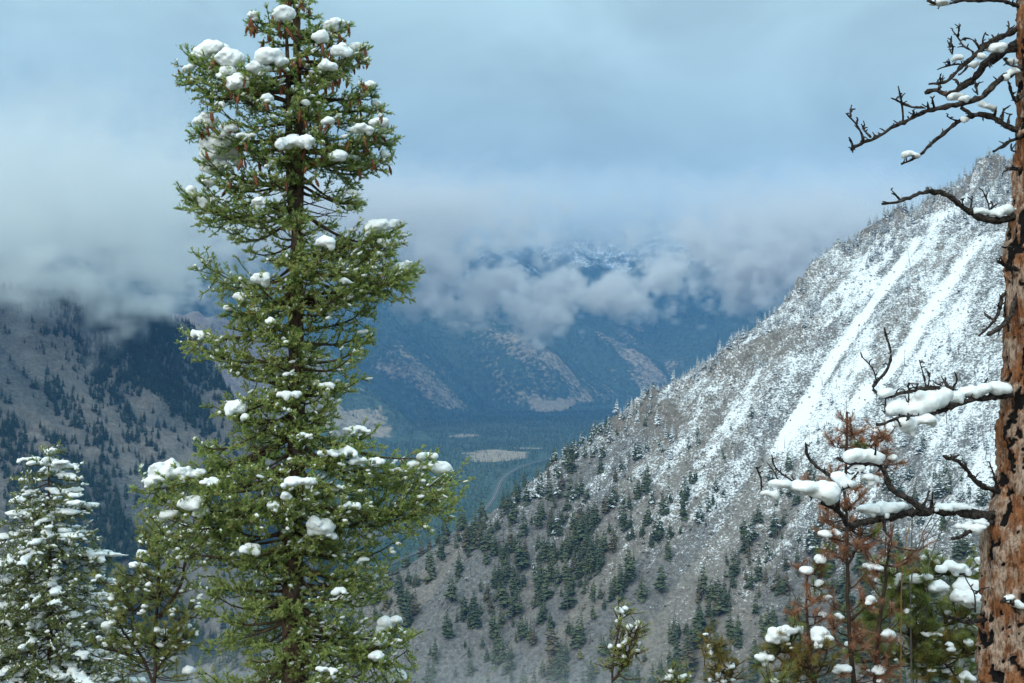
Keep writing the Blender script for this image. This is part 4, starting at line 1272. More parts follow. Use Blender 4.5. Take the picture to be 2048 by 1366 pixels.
dead_branch(c4, [(1060, 60), (1000, 25), (950, 6), (880, 0), (800, 5), (740, 0), (690, 8), (650, 22), (600, 25), (560, 12), (538, 3)], 9, 5, [[(605, 22), (595, 45)], [(1015, 30), (1005, 5)]], -0.25, [(605, 12, 48, 14)])
dead_branch(c4, [(1070, 120), (1030, 135), (985, 165), (930, 195), (880, 215), (840, 240), (810, 275), (770, 305), (730, 340), (690, 375), (660, 410), (640, 435), (600, 440), (545, 442)], 14, 5,
            [[(960, 175), (970, 140), (962, 112)], [(880, 215), (888, 190), (875, 182)], [(832, 235), (826, 200), (845, 168)], [(812, 260), (800, 225), (785, 205), (750, 202), (718, 190), (712, 215), (740, 212)],
             [(780, 275), (745, 245), (722, 246), (710, 210), (690, 185), (670, 160)], [(700, 190), (702, 160), (712, 130)], [(722, 342), (700, 330), (655, 345), (625, 350), (590, 366)], [(655, 345), (650, 310)],
             [(668, 285), (676, 240), (660, 225), (650, 255), (668, 285)], [(660, 225), (665, 190)], [(610, 438), (602, 410), (608, 395)]], -0.15, [(700, 302, 28, 20), (905, 250, 45, 28), (822, 290, 22, 18)])
dead_branch(c4, [(1070, 215), (1020, 228), (970, 255), (920, 285), (870, 315), (830, 345), (805, 380), (785, 420), (750, 435), (715, 455), (695, 480), (660, 498), (640, 505), (612, 482), (575, 470), (525, 490)], 21, 8,
            [[(785, 420), (795, 460), (803, 497)], [(750, 340), (735, 375), (700, 395)], [(950, 310), (965, 345), (1005, 352)], [(640, 505), (645, 525)], [(700, 440), (690, 420), (670, 415)], [(860, 330), (868, 358)], [(600, 470), (605, 435)]],
            0.2, [(782, 335, 22, 22), (985, 320, 30, 18), (690, 505, 42, 20)])
dead_branch(c4, [(1070, 335), (1030, 352), (990, 380), (945, 402), (905, 425), (880, 455), (850, 490), (810, 520), (760, 535), (710, 545), (650, 560), (580, 572), (530, 585), (480, 607), (430, 635), (380, 655), (330, 685), (280, 720), (230, 740), (190, 752), (140, 785)], 13, 6,
            [[(195, 750), (212, 735), (190, 700), (175, 665), (150, 640), (130, 610), (110, 595)], [(135, 610), (133, 580), (140, 553)], [(145, 785), (140, 745), (126, 722)], [(240, 720), (206, 690), (202, 660)], [(165, 650), (172, 628)],
             [(410, 640), (410, 590), (405, 540), (395, 500), (385, 452)], [(405, 545), (375, 525), (348, 515)], [(412, 545), (440, 560), (470, 567), (530, 568)], [(545, 578), (538, 535)], [(470, 605), (465, 580)], [(575, 565), (560, 520), (575, 505)], [(142, 785), (146, 800)]],
            -0.35, [(985, 372, 34, 26), (950, 405, 20, 22), (735, 520, 26, 14)])
dead_branch(c4, [(1060, 690), (1005, 680), (960, 670), (920, 640), (880, 610), (830, 600), (780, 605), (740, 585), (715, 565)], 15, 7,
            [[(770, 605), (750, 625), (745, 640)], [(930, 640), (935, 575), (950, 570)], [(890, 612), (900, 570)], [(830, 600), (832, 635)], [(960, 660), (965, 600), (985, 600)]], 0.15, [(868, 560, 28, 20), (830, 545, 20, 14)])
dead_branch(c4, [(790, 602), (750, 615), (705, 632), (660, 670), (600, 720), (550, 765), (500, 815), (460, 838), (400, 862)], 9, 5, [[(692, 635), (665, 625), (640, 610)], [(470, 830), (455, 845)]], 0.15, [(450, 808, 48, 20), (735, 625, 24, 22)], fromtrunk=False)
dead_branch(c4, [(1060, 710), (1010, 728), (970, 740), (935, 770), (885, 795)], 9, 5, [[(1002, 797), (975, 795), (980, 755)]], -0.2)
dead_branch(c4, [(1080, 380), (1060, 480), (1020, 520), (1000, 540), (975, 470), (965, 435)], 8, 5, [], -0.25)
dead_branch(c4, [(1080, 1105), (1010, 1130), (960, 1150), (900, 1160), (830, 1150), (770, 1120), (720, 1090), (680, 1050), (640, 1020), (590, 1010), (545, 1005), (500, 1015), (450, 1040), (400, 1055), (350, 1068), (300, 1072)], 17, 5,
            [[(395, 1052), (375, 1025), (348, 998)], [(855, 1140), (870, 1095), (850, 1050), (830, 1000)], [(765, 1105), (775, 1030)], [(870, 1098), (905, 1072)], [(725, 1080), (720, 1045)], [(548, 1005), (545, 985)]], -0.3,
            [(940, 1100, 52, 36), (890, 1118, 36, 20), (818, 1105, 40, 22), (1020, 1095, 20, 16)])
dead_branch(c4, [(1060, 890), (1010, 893), (985, 885), (950, 897)], 7, 4, [[(985, 885), (985, 868)]], -0.2)
dead_branch(c6, [(560, 420), (535, 400), (480, 370), (430, 350), (395, 335)], 11, 6, [[(430, 350), (415, 320)], [(470, 255), (440, 262), (420, 255)]], -0.25)
dead_branch(c6, [(540, 470), (500, 485), (490, 560), (470, 640), (430, 680), (390, 715), (345, 735)], 12, 8, [], -0.3)
dead_branch(c6, [(470, 500), (420, 520), (410, 600), (385, 650), (350, 690), (295, 742)], 9, 5, [[(375, 660), (350, 635), (328, 620)], [(405, 590), (400, 560)]], -0.22)
dead_branch(c5, [(1060, 270), (1030, 275), (960, 290), (890, 295), (830, 310), (785, 332), (745, 345)], 16, 9,
            [[(790, 330), (775, 292), (800, 262), (822, 225), (808, 195)], [(800, 262), (770, 235), (758, 212)], [(900, 270), (925, 230), (932, 216)], [(945, 282), (940, 265)]], -0.35,
            [(860, 270, 30, 24), (905, 262, 38, 28), (955, 254, 38, 24), (988, 254, 24, 24), (812, 290, 30, 30)])
dead_branch(c5, [(790, 335), (750, 250), (690, 262), (640, 268), (590, 280), (545, 298), (520, 276), (490, 260), (510, 235), (540, 205), (565, 170), (572, 125), (555, 80), (543, 28)], 10, 4,
            [[(548, 298), (546, 330), (545, 352)], [(512, 230), (508, 190), (480, 158), (460, 140)], [(700, 260), (690, 205), (675, 150)], [(708, 258), (716, 198)], [(640, 268), (625, 238), (655, 240)], [(635, 268), (634, 322)], [(760, 245), (735, 240), (725, 225)], [(775, 250), (772, 215)], [(660, 262), (672, 240)]],
            -0.35, [(552, 270, 30, 16), (600, 325, 50, 36), (662, 332, 55, 32), (722, 305, 46, 36), (765, 278, 36, 30), (700, 285, 44, 22)], fromtrunk=False)
dead_branch(c5, [(745, 348), (725, 355), (680, 362), (640, 358), (600, 366), (560, 380), (525, 400), (512, 393)], 7, 5, [[(590, 368), (605, 402)], [(640, 358), (625, 378)]], -0.4, [(625, 388, 36, 34), (690, 372, 42, 28), (640, 415, 16, 20)], fromtrunk=False)
dead_branch(c5, [(1000, 720), (930, 742), (870, 727), (800, 716), (740, 716), (680, 722), (620, 728), (560, 742), (500, 752), (440, 768), (405, 778), (400, 755), (370, 720), (340, 698), (310, 688)], 22, 9,
            [[(405, 778), (400, 800)], [(720, 715), (725, 645)], [(540, 745), (545, 800), (565, 820)], [(680, 722), (700, 680), (712, 640)]], -0.45, [(540, 714, 62, 26), (485, 708, 44, 24), (600, 700, 36, 14), (770, 700, 60, 12), (830, 700, 34, 12)])
dead_branch(c5, [(690, 718), (650, 682), (610, 660), (575, 650), (560, 620), (550, 580), (535, 552), (500, 535), (465, 548), (430, 550), (400, 535), (365, 518)], 14, 7,
            [[(505, 535), (510, 500), (512, 470)], [(465, 548), (440, 580), (420, 600)], [(540, 560), (560, 545)]], -0.4, [(435, 508, 50, 28), (485, 506, 46, 28), (520, 520, 20, 20), (505, 605, 22, 38), (440, 560, 26, 16), (480, 590, 24, 12)], fromtrunk=False)
dead_branch(c5, [(372, 722), (362, 682), (382, 640), (368, 608), (330, 580), (290, 555), (265, 530), (250, 500), (248, 466)], 9, 5, [[(368, 608), (400, 590), (430, 575)], [(382, 640), (410, 628)]], -0.45, [(400, 606, 34, 30), (370, 590, 26, 20)], fromtrunk=False)
dead_branch(c5, [(365, 690), (300, 665), (240, 640), (180, 625), (110, 605)], 7, 4, [[(205, 612), (175, 590), (150, 575), (125, 550), (120, 508)], [(210, 615), (195, 590)], [(280, 655), (265, 680)], [(80, 640), (82, 600), (60, 553)], [(150, 618), (125, 560), (103, 538)]],
            -0.5, [(330, 650, 46, 36), (280, 628, 56, 30), (220, 625, 44, 28), (150, 612, 34, 18), (115, 655, 34, 22), (345, 670, 20, 20)], fromtrunk=False)
dead_branch(c5, [(1000, 650), (955, 640), (900, 622), (872, 592), (852, 560), (820, 530), (765, 512)], 13, 6, [[(872, 592), (850, 545)], [(800, 518), (825, 507)], [(965, 640), (962, 600), (940, 538)], [(890, 610), (880, 585)]], -0.3)
dead_branch(c5, [(970, 755), (920, 768), (880, 787), (835, 815), (803, 822)], 13, 6, [[(860, 800), (850, 812)]], -0.4, [(865, 778, 52, 22), (905, 760, 26, 14)])
dead_branch(c5, [(1090, 1100), (1060, 1082), (1030, 1068), (1000, 1050), (985, 1062)], 12, 7, [[(1030, 1065), (1040, 1140)], [(1060, 1080), (1062, 1140)]], -0.4, [(1015, 1045, 20, 16), (1048, 1066, 24, 20)])
dead_branch(c5, [(950, 1128), (905, 1130), (862, 1142), (820, 1126), (780, 1115)], 10, 5, [[(885, 1100), (886, 1030), (865, 1000), (848, 970)], [(886, 1030), (910, 1010)]], -0.2)

# ------------------------------------------------------------------ pines and saplings of stems and needle tufts
def tufts(parent, pts, dirs, mat, tint, nl=0.042, K=46, w=0.0030, ln=0.075, name="needles", origin=(0, 0, 0)):
    pts, dirs = np.asarray(pts, float), np.asarray(dirs, float)
    dirs = dirs / (np.linalg.norm(dirs, axis=1, keepdims=True) + 1e-9)
    v, f, tn = needles(pts - dirs * ln * 0.7, pts + dirs * ln * 0.3, np.clip(tint + rng.normal(0, 0.15, len(pts)), 0, 1), K, nl, w, 0.95, clump=0.4)
    return link(name, mesh_from(name, v - np.asarray(origin), f, mat, False, {"tint": tn}), parent)

def pine(name, label, Yd, stems, conv, widths, tuft_n, mat, snow, tips=(), nl=0.042, reach=0.26, tint=0.5, tmin=0.15, K=46, mat2=None, frac2=0.0, dust=0.06, dyr=0.15, w=0.0030, per=3):
    """stems in picture coordinates (first one runs down to the ground); small side limbs with tufts; snow clumps each on a limb"""
    sc = conv(1, 0)[0] - conv(0, 0)[0]; kk = Yd / FPX
    s3 = []
    for i, st in enumerate(stems):
        o = 0.0 if i == 0 else rng.normal(0, dyr * 0.6)
        s3.append(np.array([at(*conv(*p), Yd + o * j / max(1, len(st) - 1)) for j, p in enumerate(st)]))
    foot = s3[0][0].copy(); foot[0] += rng.normal(0, 0.1); foot[2] = ground(foot[0], foot[1])
    root = link(name, None, label=label, cat="tree" if name != "sapling" else "sapling", loc=foot)
    for i, P in enumerate(s3):
        w0, w1 = widths[i] if i < len(widths) else widths[-1]
        mb = MB()
        if i == 0: P2 = np.concatenate([[foot + (0, 0, -0.1)], P])
        else: P2 = P
        r0_, r1_ = w0 * kk / 2, w1 * kk / 2
        Q, L = densify(P2, max(6, int(len(P2) * 5)))
        Q[1:-1] += rng.normal(0, 0.0035, (len(Q) - 2, 3))
        mb.add(*tube(Q, np.linspace(r0_, r1_, len(Q)) * (1 + rng.normal(0, 0.08, len(Q))), 7))
        link("trunk" if i == 0 else "stem", mb.mesh("stem", M_twig, True, foot), root)
    allp = np.concatenate([densify(P, 24)[0] for P in s3])
    tang = np.concatenate([np.gradient(densify(P, 24)[0], axis=0) for P in s3]); tang /= np.linalg.norm(tang, axis=1)[:, None]
    def limb(p0, p1, mt, snowb=None, n_t=3, tn=tint):
        P = curve(p0, p1, 0.10, 0.0, 6, 0.05)
        mb = MB(); mb.add(*tube(P, np.linspace(0.006, 0.0025, 6), 5))
        T, D = [P[-1]], [P[-1] - P[-2] + np.array((0, 0, 0.01))]
        L = np.linalg.norm(p1 - p0)
        for _ in range(n_t - 1):
            t_ = rng.uniform(0.3, 1.0); q = sample(P, np.array([t_]))[0]
            d = (P[-1] - P[0]) / (L + 1e-6) * 0.6 + rng.normal(0, 0.6, 3) + np.array((0, 0, 0.45)); d /= np.linalg.norm(d)
            e = q + d * rng.uniform(0.03, 0.10)
            mb.add(*tube([q, e], [0.0035, 0.0022], 4)); T.append(e); D.append(d)
        br = link("branch", mb.mesh("branch", M_twig, True, p0), root, loc=p0 - foot)
        T, D = np.array(T), np.array(D)
        tufts(br, T, D, mt, tn + rng.normal(0, 0.08), nl=nl, K=K, w=w, origin=p0)
        if snowb: make_snow(br, [(np.asarray(c) - p0, r_) for c, r_ in snowb], None, int(rng.integers(1000)), 0.18, 0.66, 0.7)
        elif dust and rng.random() < dust * 2:
            for e in T[:1]:
                r_ = rng.uniform(0.014, 0.032)
                make_snow(br, [(e - p0 + np.array((0, 0, 0.015)), (r_ * 1.2, r_, r_ * 0.85)), (e - p0 + rng.normal(0, 0.02, 3), (r_, r_, r_ * 0.7))], 0.009, int(rng.integers(1000)), 0.2, 0.65, 0.5)
    for (x, y, rx, ry) in snow:
        X, Yp = conv(x, y)
        d0 = rng.uniform(-dyr, 0.3 * dyr)
        lb = lumps(X, Yp, rx * sc, ry * sc, Yd + d0)
        tip = at(X, Yp + ry * sc * 0.75, Yd + d0)
        low = allp[allp[:, 2] < tip[2] + 0.02]
        low = low if len(low) else allp
        p0 = low[np.argmin(np.linalg.norm(low - tip, axis=1))]
        limb(p0, tip, mat, lb, 4)
    for tp in tips:
        x, y = tp[:2]; mt = mat2 if (len(tp) > 2 and mat2) else mat
        tip = at(*conv(x, y), Yd + rng.normal(0, dyr * 0.7))
        low = allp[allp[:, 2] < tip[2] + 0.03]
        low = low if len(low) else allp
        p0 = low[np.argmin(np.linalg.norm(low - tip, axis=1))]
        limb(p0, tip, mt, None, 4 + (rng.random() < 0.5))
    for _ in range(tuft_n):
        j = rng.integers(len(allp)); p0 = allp[j]
        a = rng.uniform(0, 6.283); L = reach * rng.uniform(0.35, 1.0)
        d = np.array((math.cos(a), math.sin(a), rng.uniform(0.1, 0.8)))
        limb(p0, p0 + d * L, mat2 if (mat2 and rng.random() < frac2) else mat, None, per)
    return root

pine("pine_tree", "green open-branched pine with upright stems and snowballs beside the tall spruce", 13.4,
     [[(300, 1366), (310, 1280), (305, 1180), (310, 1050), (320, 950), (325, 880), (330, 740), (335, 600), (330, 520)],
      [(312, 930), (380, 720), (430, 620), (455, 530), (460, 490)], [(330, 1000), (430, 860), (472, 760), (477, 700), (510, 530), (530, 480)], [(305, 1180), (420, 1060), (480, 960)], [(330, 700), (290, 640), (270, 560)], [(310, 1300), (400, 1180), (470, 1090)]], cl,
     [(17, 5), (9, 4), (9, 4), (7, 4), (6, 3)], 150, M_needle_pine,
     [(340, 756, 18, 14), (376, 756, 14, 12), (660, 580, 20, 18), (602, 512, 46, 30), (540, 590, 30, 24), (470, 590, 26, 16), (365, 1082, 45, 26), (375, 1150, 45, 32), (465, 1050, 48, 26), (475, 1130, 28, 38), (420, 1225, 20, 22), (495, 1290, 34, 38), (450, 845, 28, 14), (330, 440, 44, 26), (530, 350, 30, 20)],
     tips=[(270, 560), (230, 500), (215, 560), (300, 480), (400, 600), (450, 560), (560, 620), (590, 700), (400, 800), (520, 800), (560, 900), (480, 1000), (580, 1000), (560, 1150), (420, 1330), (560, 1330), (350, 900), (300, 860), (250, 520)], tint=0.70, K=50, w=0.0042, nl=0.044, dust=0.12, per=3)
pine("pine_tree", "small forked green pine between the snowy young spruce and the open-branched pine", 13.9,
     [[(300, 1366), (265, 1270), (215, 1190), (190, 1130), (183, 1060), (180, 950), (185, 860), (183, 760)], [(183, 960), (215, 945), (260, 880), (278, 800)], [(200, 1160), (130, 1080), (100, 1010)], [(250, 1250), (150, 1200), (60, 1180)], [(180, 950), (130, 880), (110, 820)]], cl,
     [(12, 5), (6, 3), (6, 3), (6, 3)], 95, M_needle_pine,
     [(236, 636, 30, 28), (210, 702, 54, 24), (50, 998, 14, 14), (46, 1036, 30, 26), (30, 1146, 22, 16), (95, 940, 24, 22), (110, 800, 26, 20), (150, 1160, 26, 14), (240, 760, 20, 14)],
     tips=[(210, 770), (170, 790), (250, 800), (90, 870), (60, 900), (120, 980), (240, 980), (150, 1050), (60, 1100), (230, 1100), (90, 1250), (160, 1290), (60, 1300)], tint=0.72, K=50, w=0.0042, nl=0.044, dust=0.12, per=3)
pine("pine_tree", "half-dead pine with rust-brown needles growing behind the snowy dead limbs", 9.6,
     [[(428, 1366), (410, 1150), (400, 950), (402, 800), (395, 640), (400, 480), (402, 345)], [(510, 1366), (520, 1200), (545, 1000), (560, 850), (578, 770)], [(275, 1366), (258, 1200), (250, 1050), (256, 955)], [(405, 930), (440, 850), (468, 785)], [(400, 1140), (450, 1100), (510, 1060)], [(400, 560), (470, 520), (520, 440)], [(400, 720), (340, 660), (290, 620)]], c5,
     [(17, 5), (11, 4), (9, 4), (7, 3), (6, 3)], 60, M_needle_dead,
     [(335, 800, 45, 18), (302, 900, 20, 20), (250, 942, 22, 22), (300, 990, 20, 18), (330, 1042, 18, 14), (310, 1106, 22, 11), (300, 1190, 34, 42), (500, 926, 34, 18), (490, 1052, 20, 32), (555, 1182, 25, 32), (380, 1310, 35, 22), (520, 1312, 30, 18), (405, 460, 18, 14), (520, 415, 26, 14), (455, 412, 10, 9), (575, 515, 22, 20)],
     tips=[(402, 385), (395, 420), (430, 430), (350, 470), (445, 465), (540, 430), (515, 470), (600, 540), (575, 565), (545, 500), (440, 640), (330, 750), (345, 800), (390, 860), (470, 860), (540, 880), (290, 790), (250, 1085), (275, 1060), (340, 1070), (460, 1200), (520, 1225), (480, 1330), (560, 1340), (430, 1200), (500, 1270), (530, 1330), (460, 1240), (600, 1300), (690, 860), (320, 710), (640, 910),
           (340, 870, 1), (310, 1000, 1), (320, 940, 1)], mat2=M_needle_pine, frac2=0.12, nl=0.052, reach=0.19, tint=0.5, dust=0.02, dyr=0.14, K=54, w=0.0036, per=4)
pine("pine_tree", "yellow-green pine with heavy snow on its boughs behind the burnt trunk", 10.2,
     [[(720, 1390), (690, 1300), (650, 1200), (610, 1100), (600, 1000), (590, 930)], [(640, 1180), (720, 1240), (790, 1310), (825, 1366)], [(600, 1060), (680, 1000), (740, 955), (800, 950), (850, 965)], [(680, 1290), (560, 1270), (470, 1290)], [(650, 1200), (760, 1150), (860, 1130), (920, 1140)], [(700, 1310), (800, 1260), (880, 1230)], [(625, 1120), (560, 1090), (500, 1140), (450, 1172)]], c5,
     [(14, 5), (8, 4), (8, 4), (7, 3)], 190, M_needle_pine,
     [(800, 932, 66, 28), (860, 990, 48, 42), (862, 1048, 50, 46), (882, 1090, 24, 26), (612, 972, 30, 30), (660, 972, 28, 22), (570, 1004, 20, 14), (742, 1004, 36, 28), (682, 1290, 28, 22), (855, 1340, 30, 26), (780, 1100, 14, 9), (700, 965, 24, 16), (900, 905, 18, 18), (720, 1180, 40, 8)],
     tips=[(480, 950), (490, 990), (700, 905), (720, 930), (600, 900), (640, 1000), (560, 1040), (560, 960), (700, 1060), (640, 1060), (760, 1060), (800, 1030), (720, 1120), (840, 1090), (640, 1140), (800, 1180), (880, 1170), (740, 1200), (600, 1240), (820, 1250), (880, 1290), (560, 1300), (660, 1340), (760, 1340), (900, 950), (860, 1220), (520, 1170)], tint=0.68, mat2=M_needle_gold, frac2=0.15, nl=0.056, reach=0.22, dyr=0.18, K=60, w=0.0036, dust=0.10, per=3)
pine("pine_tree", "low golden-green pine bough tips under two smooth domes of snow", 9.2,
     [[(290, 1400), (285, 1345), (262, 1300), (225, 1245), (190, 1215)], [(270, 1310), (220, 1300), (170, 1308)], [(285, 1345), (320, 1280), (330, 1230)], [(225, 1245), (150, 1250), (110, 1285)]], c5,
     [(16, 5), (6, 3), (6, 3)], 16, M_needle_gold,
     [(138, 1192, 46, 34), (178, 1164, 40, 22), (216, 1166, 24, 18), (90, 1272, 40, 26), (150, 1360, 30, 12), (300, 1210, 20, 30)],
     tips=[(148, 1218, 1), (165, 1215, 1), (135, 1225, 1), (180, 1228, 1), (190, 1288), (160, 1312), (240, 1312), (212, 1252), (205, 1135, 1), (140, 1320), (190, 1350, 1), (75, 1295, 1), (250, 1340, 1), (215, 1300), (225, 1330)], mat2=M_needle_pine, nl=0.048, reach=0.14, tint=0.55, dyr=0.08)
pine("sapling", "slender green sapling of two stems tipped with small snow knobs", 9.0,
     [[(265, 640), (250, 540), (265, 450), (285, 350), (300, 250), (315, 160), (312, 130)], [(262, 620), (330, 520), (370, 400), (410, 300), (432, 250)], [(320, 535), (385, 480), (400, 430)], [(330, 520), (345, 430), (340, 340)]], cs,
     [(9, 4), (6, 3), (4, 3)], 26, M_needle_pine,
     [(300, 136, 30, 22), (342, 122, 14, 14), (368, 250, 25, 24), (430, 224, 19, 18), (436, 252, 22, 18), (375, 290, 26, 18), (426, 308, 20, 28), (362, 315, 24, 14), (242, 382, 11, 15), (308, 381, 15, 11), (430, 362, 13, 11), (335, 455, 10, 12), (428, 410, 9, 8)],
     tips=[(312, 175), (300, 215), (320, 200), (295, 270), (345, 350), (265, 480), (260, 530), (370, 430), (420, 440), (300, 480), (350, 500), (390, 610), (170, 510), (330, 405)], nl=0.026, reach=0.055, tint=0.78, dust=0.03, dyr=0.05, K=34, w=0.0028)
pine("sapling", "golden sapling leaning to one side with egg-shaped snow lumps", 9.1,
     [[(1000, 640), (960, 540), (930, 460), (905, 380), (895, 300)], [(940, 480), (970, 400), (985, 370)], [(1000, 630), (1050, 570), (1090, 520)], [(985, 600), (1015, 540), (1055, 530)]], cs,
     [(7, 3), (4, 3)], 14, M_needle_gold,
     [(920, 384, 24, 33), (926, 432, 19, 36), (950, 490, 28, 28), (1053, 514, 40, 28), (980, 572, 17, 28), (920, 612, 17, 14), (1015, 622, 14, 12), (1075, 612, 20, 12)],
     tips=[(888, 292), (895, 320), (970, 380), (992, 400), (1002, 440), (980, 420), (1105, 512), (1062, 580), (1092, 600), (975, 450), (880, 450), (990, 480), (1040, 610)], nl=0.036, reach=0.07, tint=0.5, dust=0.02, dyr=0.05, K=34)
pine("sapling", "low sapling tip hidden under a pair of round snow caps", 9.0,
     [[(700, 660), (690, 630), (665, 600), (660, 560)], [(695, 640), (735, 615), (760, 600)], [(690, 645), (640, 630), (600, 628)]], cs, [(6, 3), (5, 3)], 6, M_needle_pine,
     [(645, 592, 38, 26), (742, 590, 55, 28), (660, 550, 15, 11)], tips=[(570, 626), (740, 612), (665, 560), (700, 620), (720, 625), (640, 620)], nl=0.03, reach=0.06, tint=0.7, dust=0.0, dyr=0.04, K=34)
pine("sapling", "tiny sapling tip with one snow cap beside the domed bough", 9.0,
     [[(1370, 670), (1362, 640), (1360, 610)], [(1365, 650), (1400, 620), (1420, 590)], [(1365, 650), (1330, 635), (1300, 628)]], cs, [(6, 3), (5, 3)], 8, M_needle_pine,
     [(1362, 616, 32, 18)], tips=[(1420, 600), (1310, 628), (1395, 625), (1350, 612), (1440, 620)], nl=0.034, reach=0.06, tint=0.75, dust=0.0, dyr=0.04, K=34)
# bare dry stems behind the dead limbs
for q, st in enumerate(([(150, 935), (170, 980), (200, 1030), (235, 1075), (250, 1100)], [(640, 760), (622, 830), (612, 900), (606, 960)], [(640, 900), (690, 830), (740, 770), (760, 730)], [(700, 900), (730, 830), (790, 740), (850, 660)], [(660, 800), (700, 760), (760, 690), (800, 640), (850, 560)], [(345, 1260), (350, 1120), (356, 1010)], [(645, 660), (660, 610), (672, 560)], [(560, 905), (640, 860), (720, 800), (790, 790)])):
    P = [at(*c5(*p), 9.8 + 0.1 * q) for p in st]
    foot = np.array(P[0]); far_end = P[-1]
    foot = np.array((P[0][0] + 0.05, P[0][1], 0)) if P[0][2] < P[-1][2] else np.array((P[-1][0], P[-1][1], 0))
    foot[2] = ground(foot[0], foot[1])
    low_first = P if P[0][2] < P[-1][2] else P[::-1]
    mb = MB(); Q, L = densify([foot - (0, 0, 0.05)] + list(low_first), 40)
    for _ in range(3): Q[1:-1] = 0.25 * Q[:-2] + 0.5 * Q[1:-1] + 0.25 * Q[2:]
    mb.add(*tube(Q, np.linspace(0.011, 0.0035, 40), 6))
    link("dry_stem", mb.mesh("dry_stem", M_snagbark if q != 1 else flat_mat("orange_dry_bark", (0.36, 0.19, 0.08), scale=20), True, foot), label={0: "short curved bare stem bending out beside the golden-green bough", 1: "orange-barked bare dry stem among the pines by the burnt trunk", 5: "straight bare stem close beside the rust-brown pine"}.get(q, "thin grey bare dry stem behind the snowy limbs of the burnt trunk"), cat="dead stem", group="dry stems beside the burnt trunk", loc=foot)
HAZE_COL, HAZE_DENS = (0.18, 0.48, 1.0), 0.88e-4
CLOUD_A, CLOUD_B = (0.93, 0.95, 0.955), (0.93, 0.90, 0.87)
# ------------------------------------------------------------------ air: haze, low cloud and gully mist
hz = bmesh.new()
bmesh.ops.create_cube(hz, size=1.0)
for v in hz.verts:
    v.co = Vector(((v.co.x) * 5200, 4150 + v.co.y * 8900, 230 + v.co.z * 1060))
hm = bpy.data.meshes.new("haze"); hz.to_mesh(hm); hz.free()
def volume_mat(name, color, density, aniso=0.2, grid=False):
    m = bpy.data.materials.new(name); m.use_nodes = True
    nt = m.node_tree; nt.nodes.clear()
    out = nt.nodes.new("ShaderNodeOutputMaterial")
    v = nt.nodes.new("ShaderNodeVolumePrincipled")
    v.inputs["Color"].default_value = (*color, 1)
    v.inputs["Density"].default_value = density
    v.inputs["Anisotropy"].default_value = aniso
    v.inputs["Density Attribute"].default_value = "density" if grid else ""
    nt.links.new(v.outputs[0], out.inputs["Volume"])
    return m
hm.materials.append(volume_mat("pale_blue_haze", HAZE_COL, HAZE_DENS))
link("haze", hm, label="pale blue haze filling the air of the valley", cat="haze", kind="stuff")

def cloud(name, lo, hi, vox, density, build, label, color=(0.93, 0.94, 0.96)):
    """a volume grid between the corners lo and hi; build(tree, position) returns the density field"""
    me = bpy.data.meshes.new(name)
    o = link(name, me, label=label, cat="cloud", kind="stuff")
    ng = bpy.data.node_groups.new(name + "_nodes", 'GeometryNodeTree')
    ng.interface.new_socket("Geometry", in_out='INPUT', socket_type='NodeSocketGeometry')
    ng.interface.new_socket("Geometry", in_out='OUTPUT', socket_type='NodeSocketGeometry')
    go = ng.nodes.new("NodeGroupOutput")
    vc = ng.nodes.new("GeometryNodeVolumeCube")
    vc.inputs["Min"].default_value = lo; vc.inputs["Max"].default_value = hi
    for ax, k in (("X", 0), ("Y", 1), ("Z", 2)):
        vc.inputs["Resolution " + ax].default_value = max(4, int((hi[k] - lo[k]) / vox[k]))
    pos = ng.nodes.new("GeometryNodeInputPosition").outputs[0]
    ng.links.new(build(ng, pos), vc.inputs["Density"])
    sm = ng.nodes.new("GeometryNodeSetMaterial")
    sm.inputs["Material"].default_value = volume_mat(name + "_vapour", color, density, 0.0, True)
    ng.links.new(vc.outputs[0], sm.inputs[0])
    ng.links.new(sm.outputs[0], go.inputs[0])
    md = o.modifiers.new("cloud", 'NODES'); md.node_group = ng
    return o
def gm(ng, op, a, b=0.0, c=0.0):
    n = ng.nodes.new("ShaderNodeMath"); n.operation = op
    for i, v in enumerate((a, b, c)):
        if hasattr(v, "is_output"): ng.links.new(v, n.inputs[i])
        else: n.inputs[i].default_value = v
    return n.outputs[0]
def gstep(ng, v, a, b):
    n = ng.nodes.new("ShaderNodeMapRange"); n.interpolation_type = 'SMOOTHSTEP'
    n.inputs["From Min"].default_value = a; n.inputs["From Max"].default_value = b
    ng.links.new(v, n.inputs["Value"])
    return n.outputs[0]
def gnoise(ng, pos, scale, detail=3, off=(0, 0, 0), stretch=(1, 1, 1)):
    ma = ng.nodes.new("ShaderNodeVectorMath"); ma.operation = 'MULTIPLY_ADD'
    ng.links.new(pos, ma.inputs[0]); ma.inputs[1].default_value = stretch; ma.inputs[2].default_value = off
    n = ng.nodes.new("ShaderNodeTexNoise")
    n.inputs["Scale"].default_value = scale; n.inputs["Detail"].default_value = detail; n.inputs["Roughness"].default_value = 0.58
    ng.links.new(ma.outputs[0], n.inputs["Vector"])
    return n.outputs[0]
def zof(ng, pos):
    n = ng.nodes.new('ShaderNodeSeparateXYZ'); ng.links.new(pos, n.inputs[0])
    return n.outputs['Z']
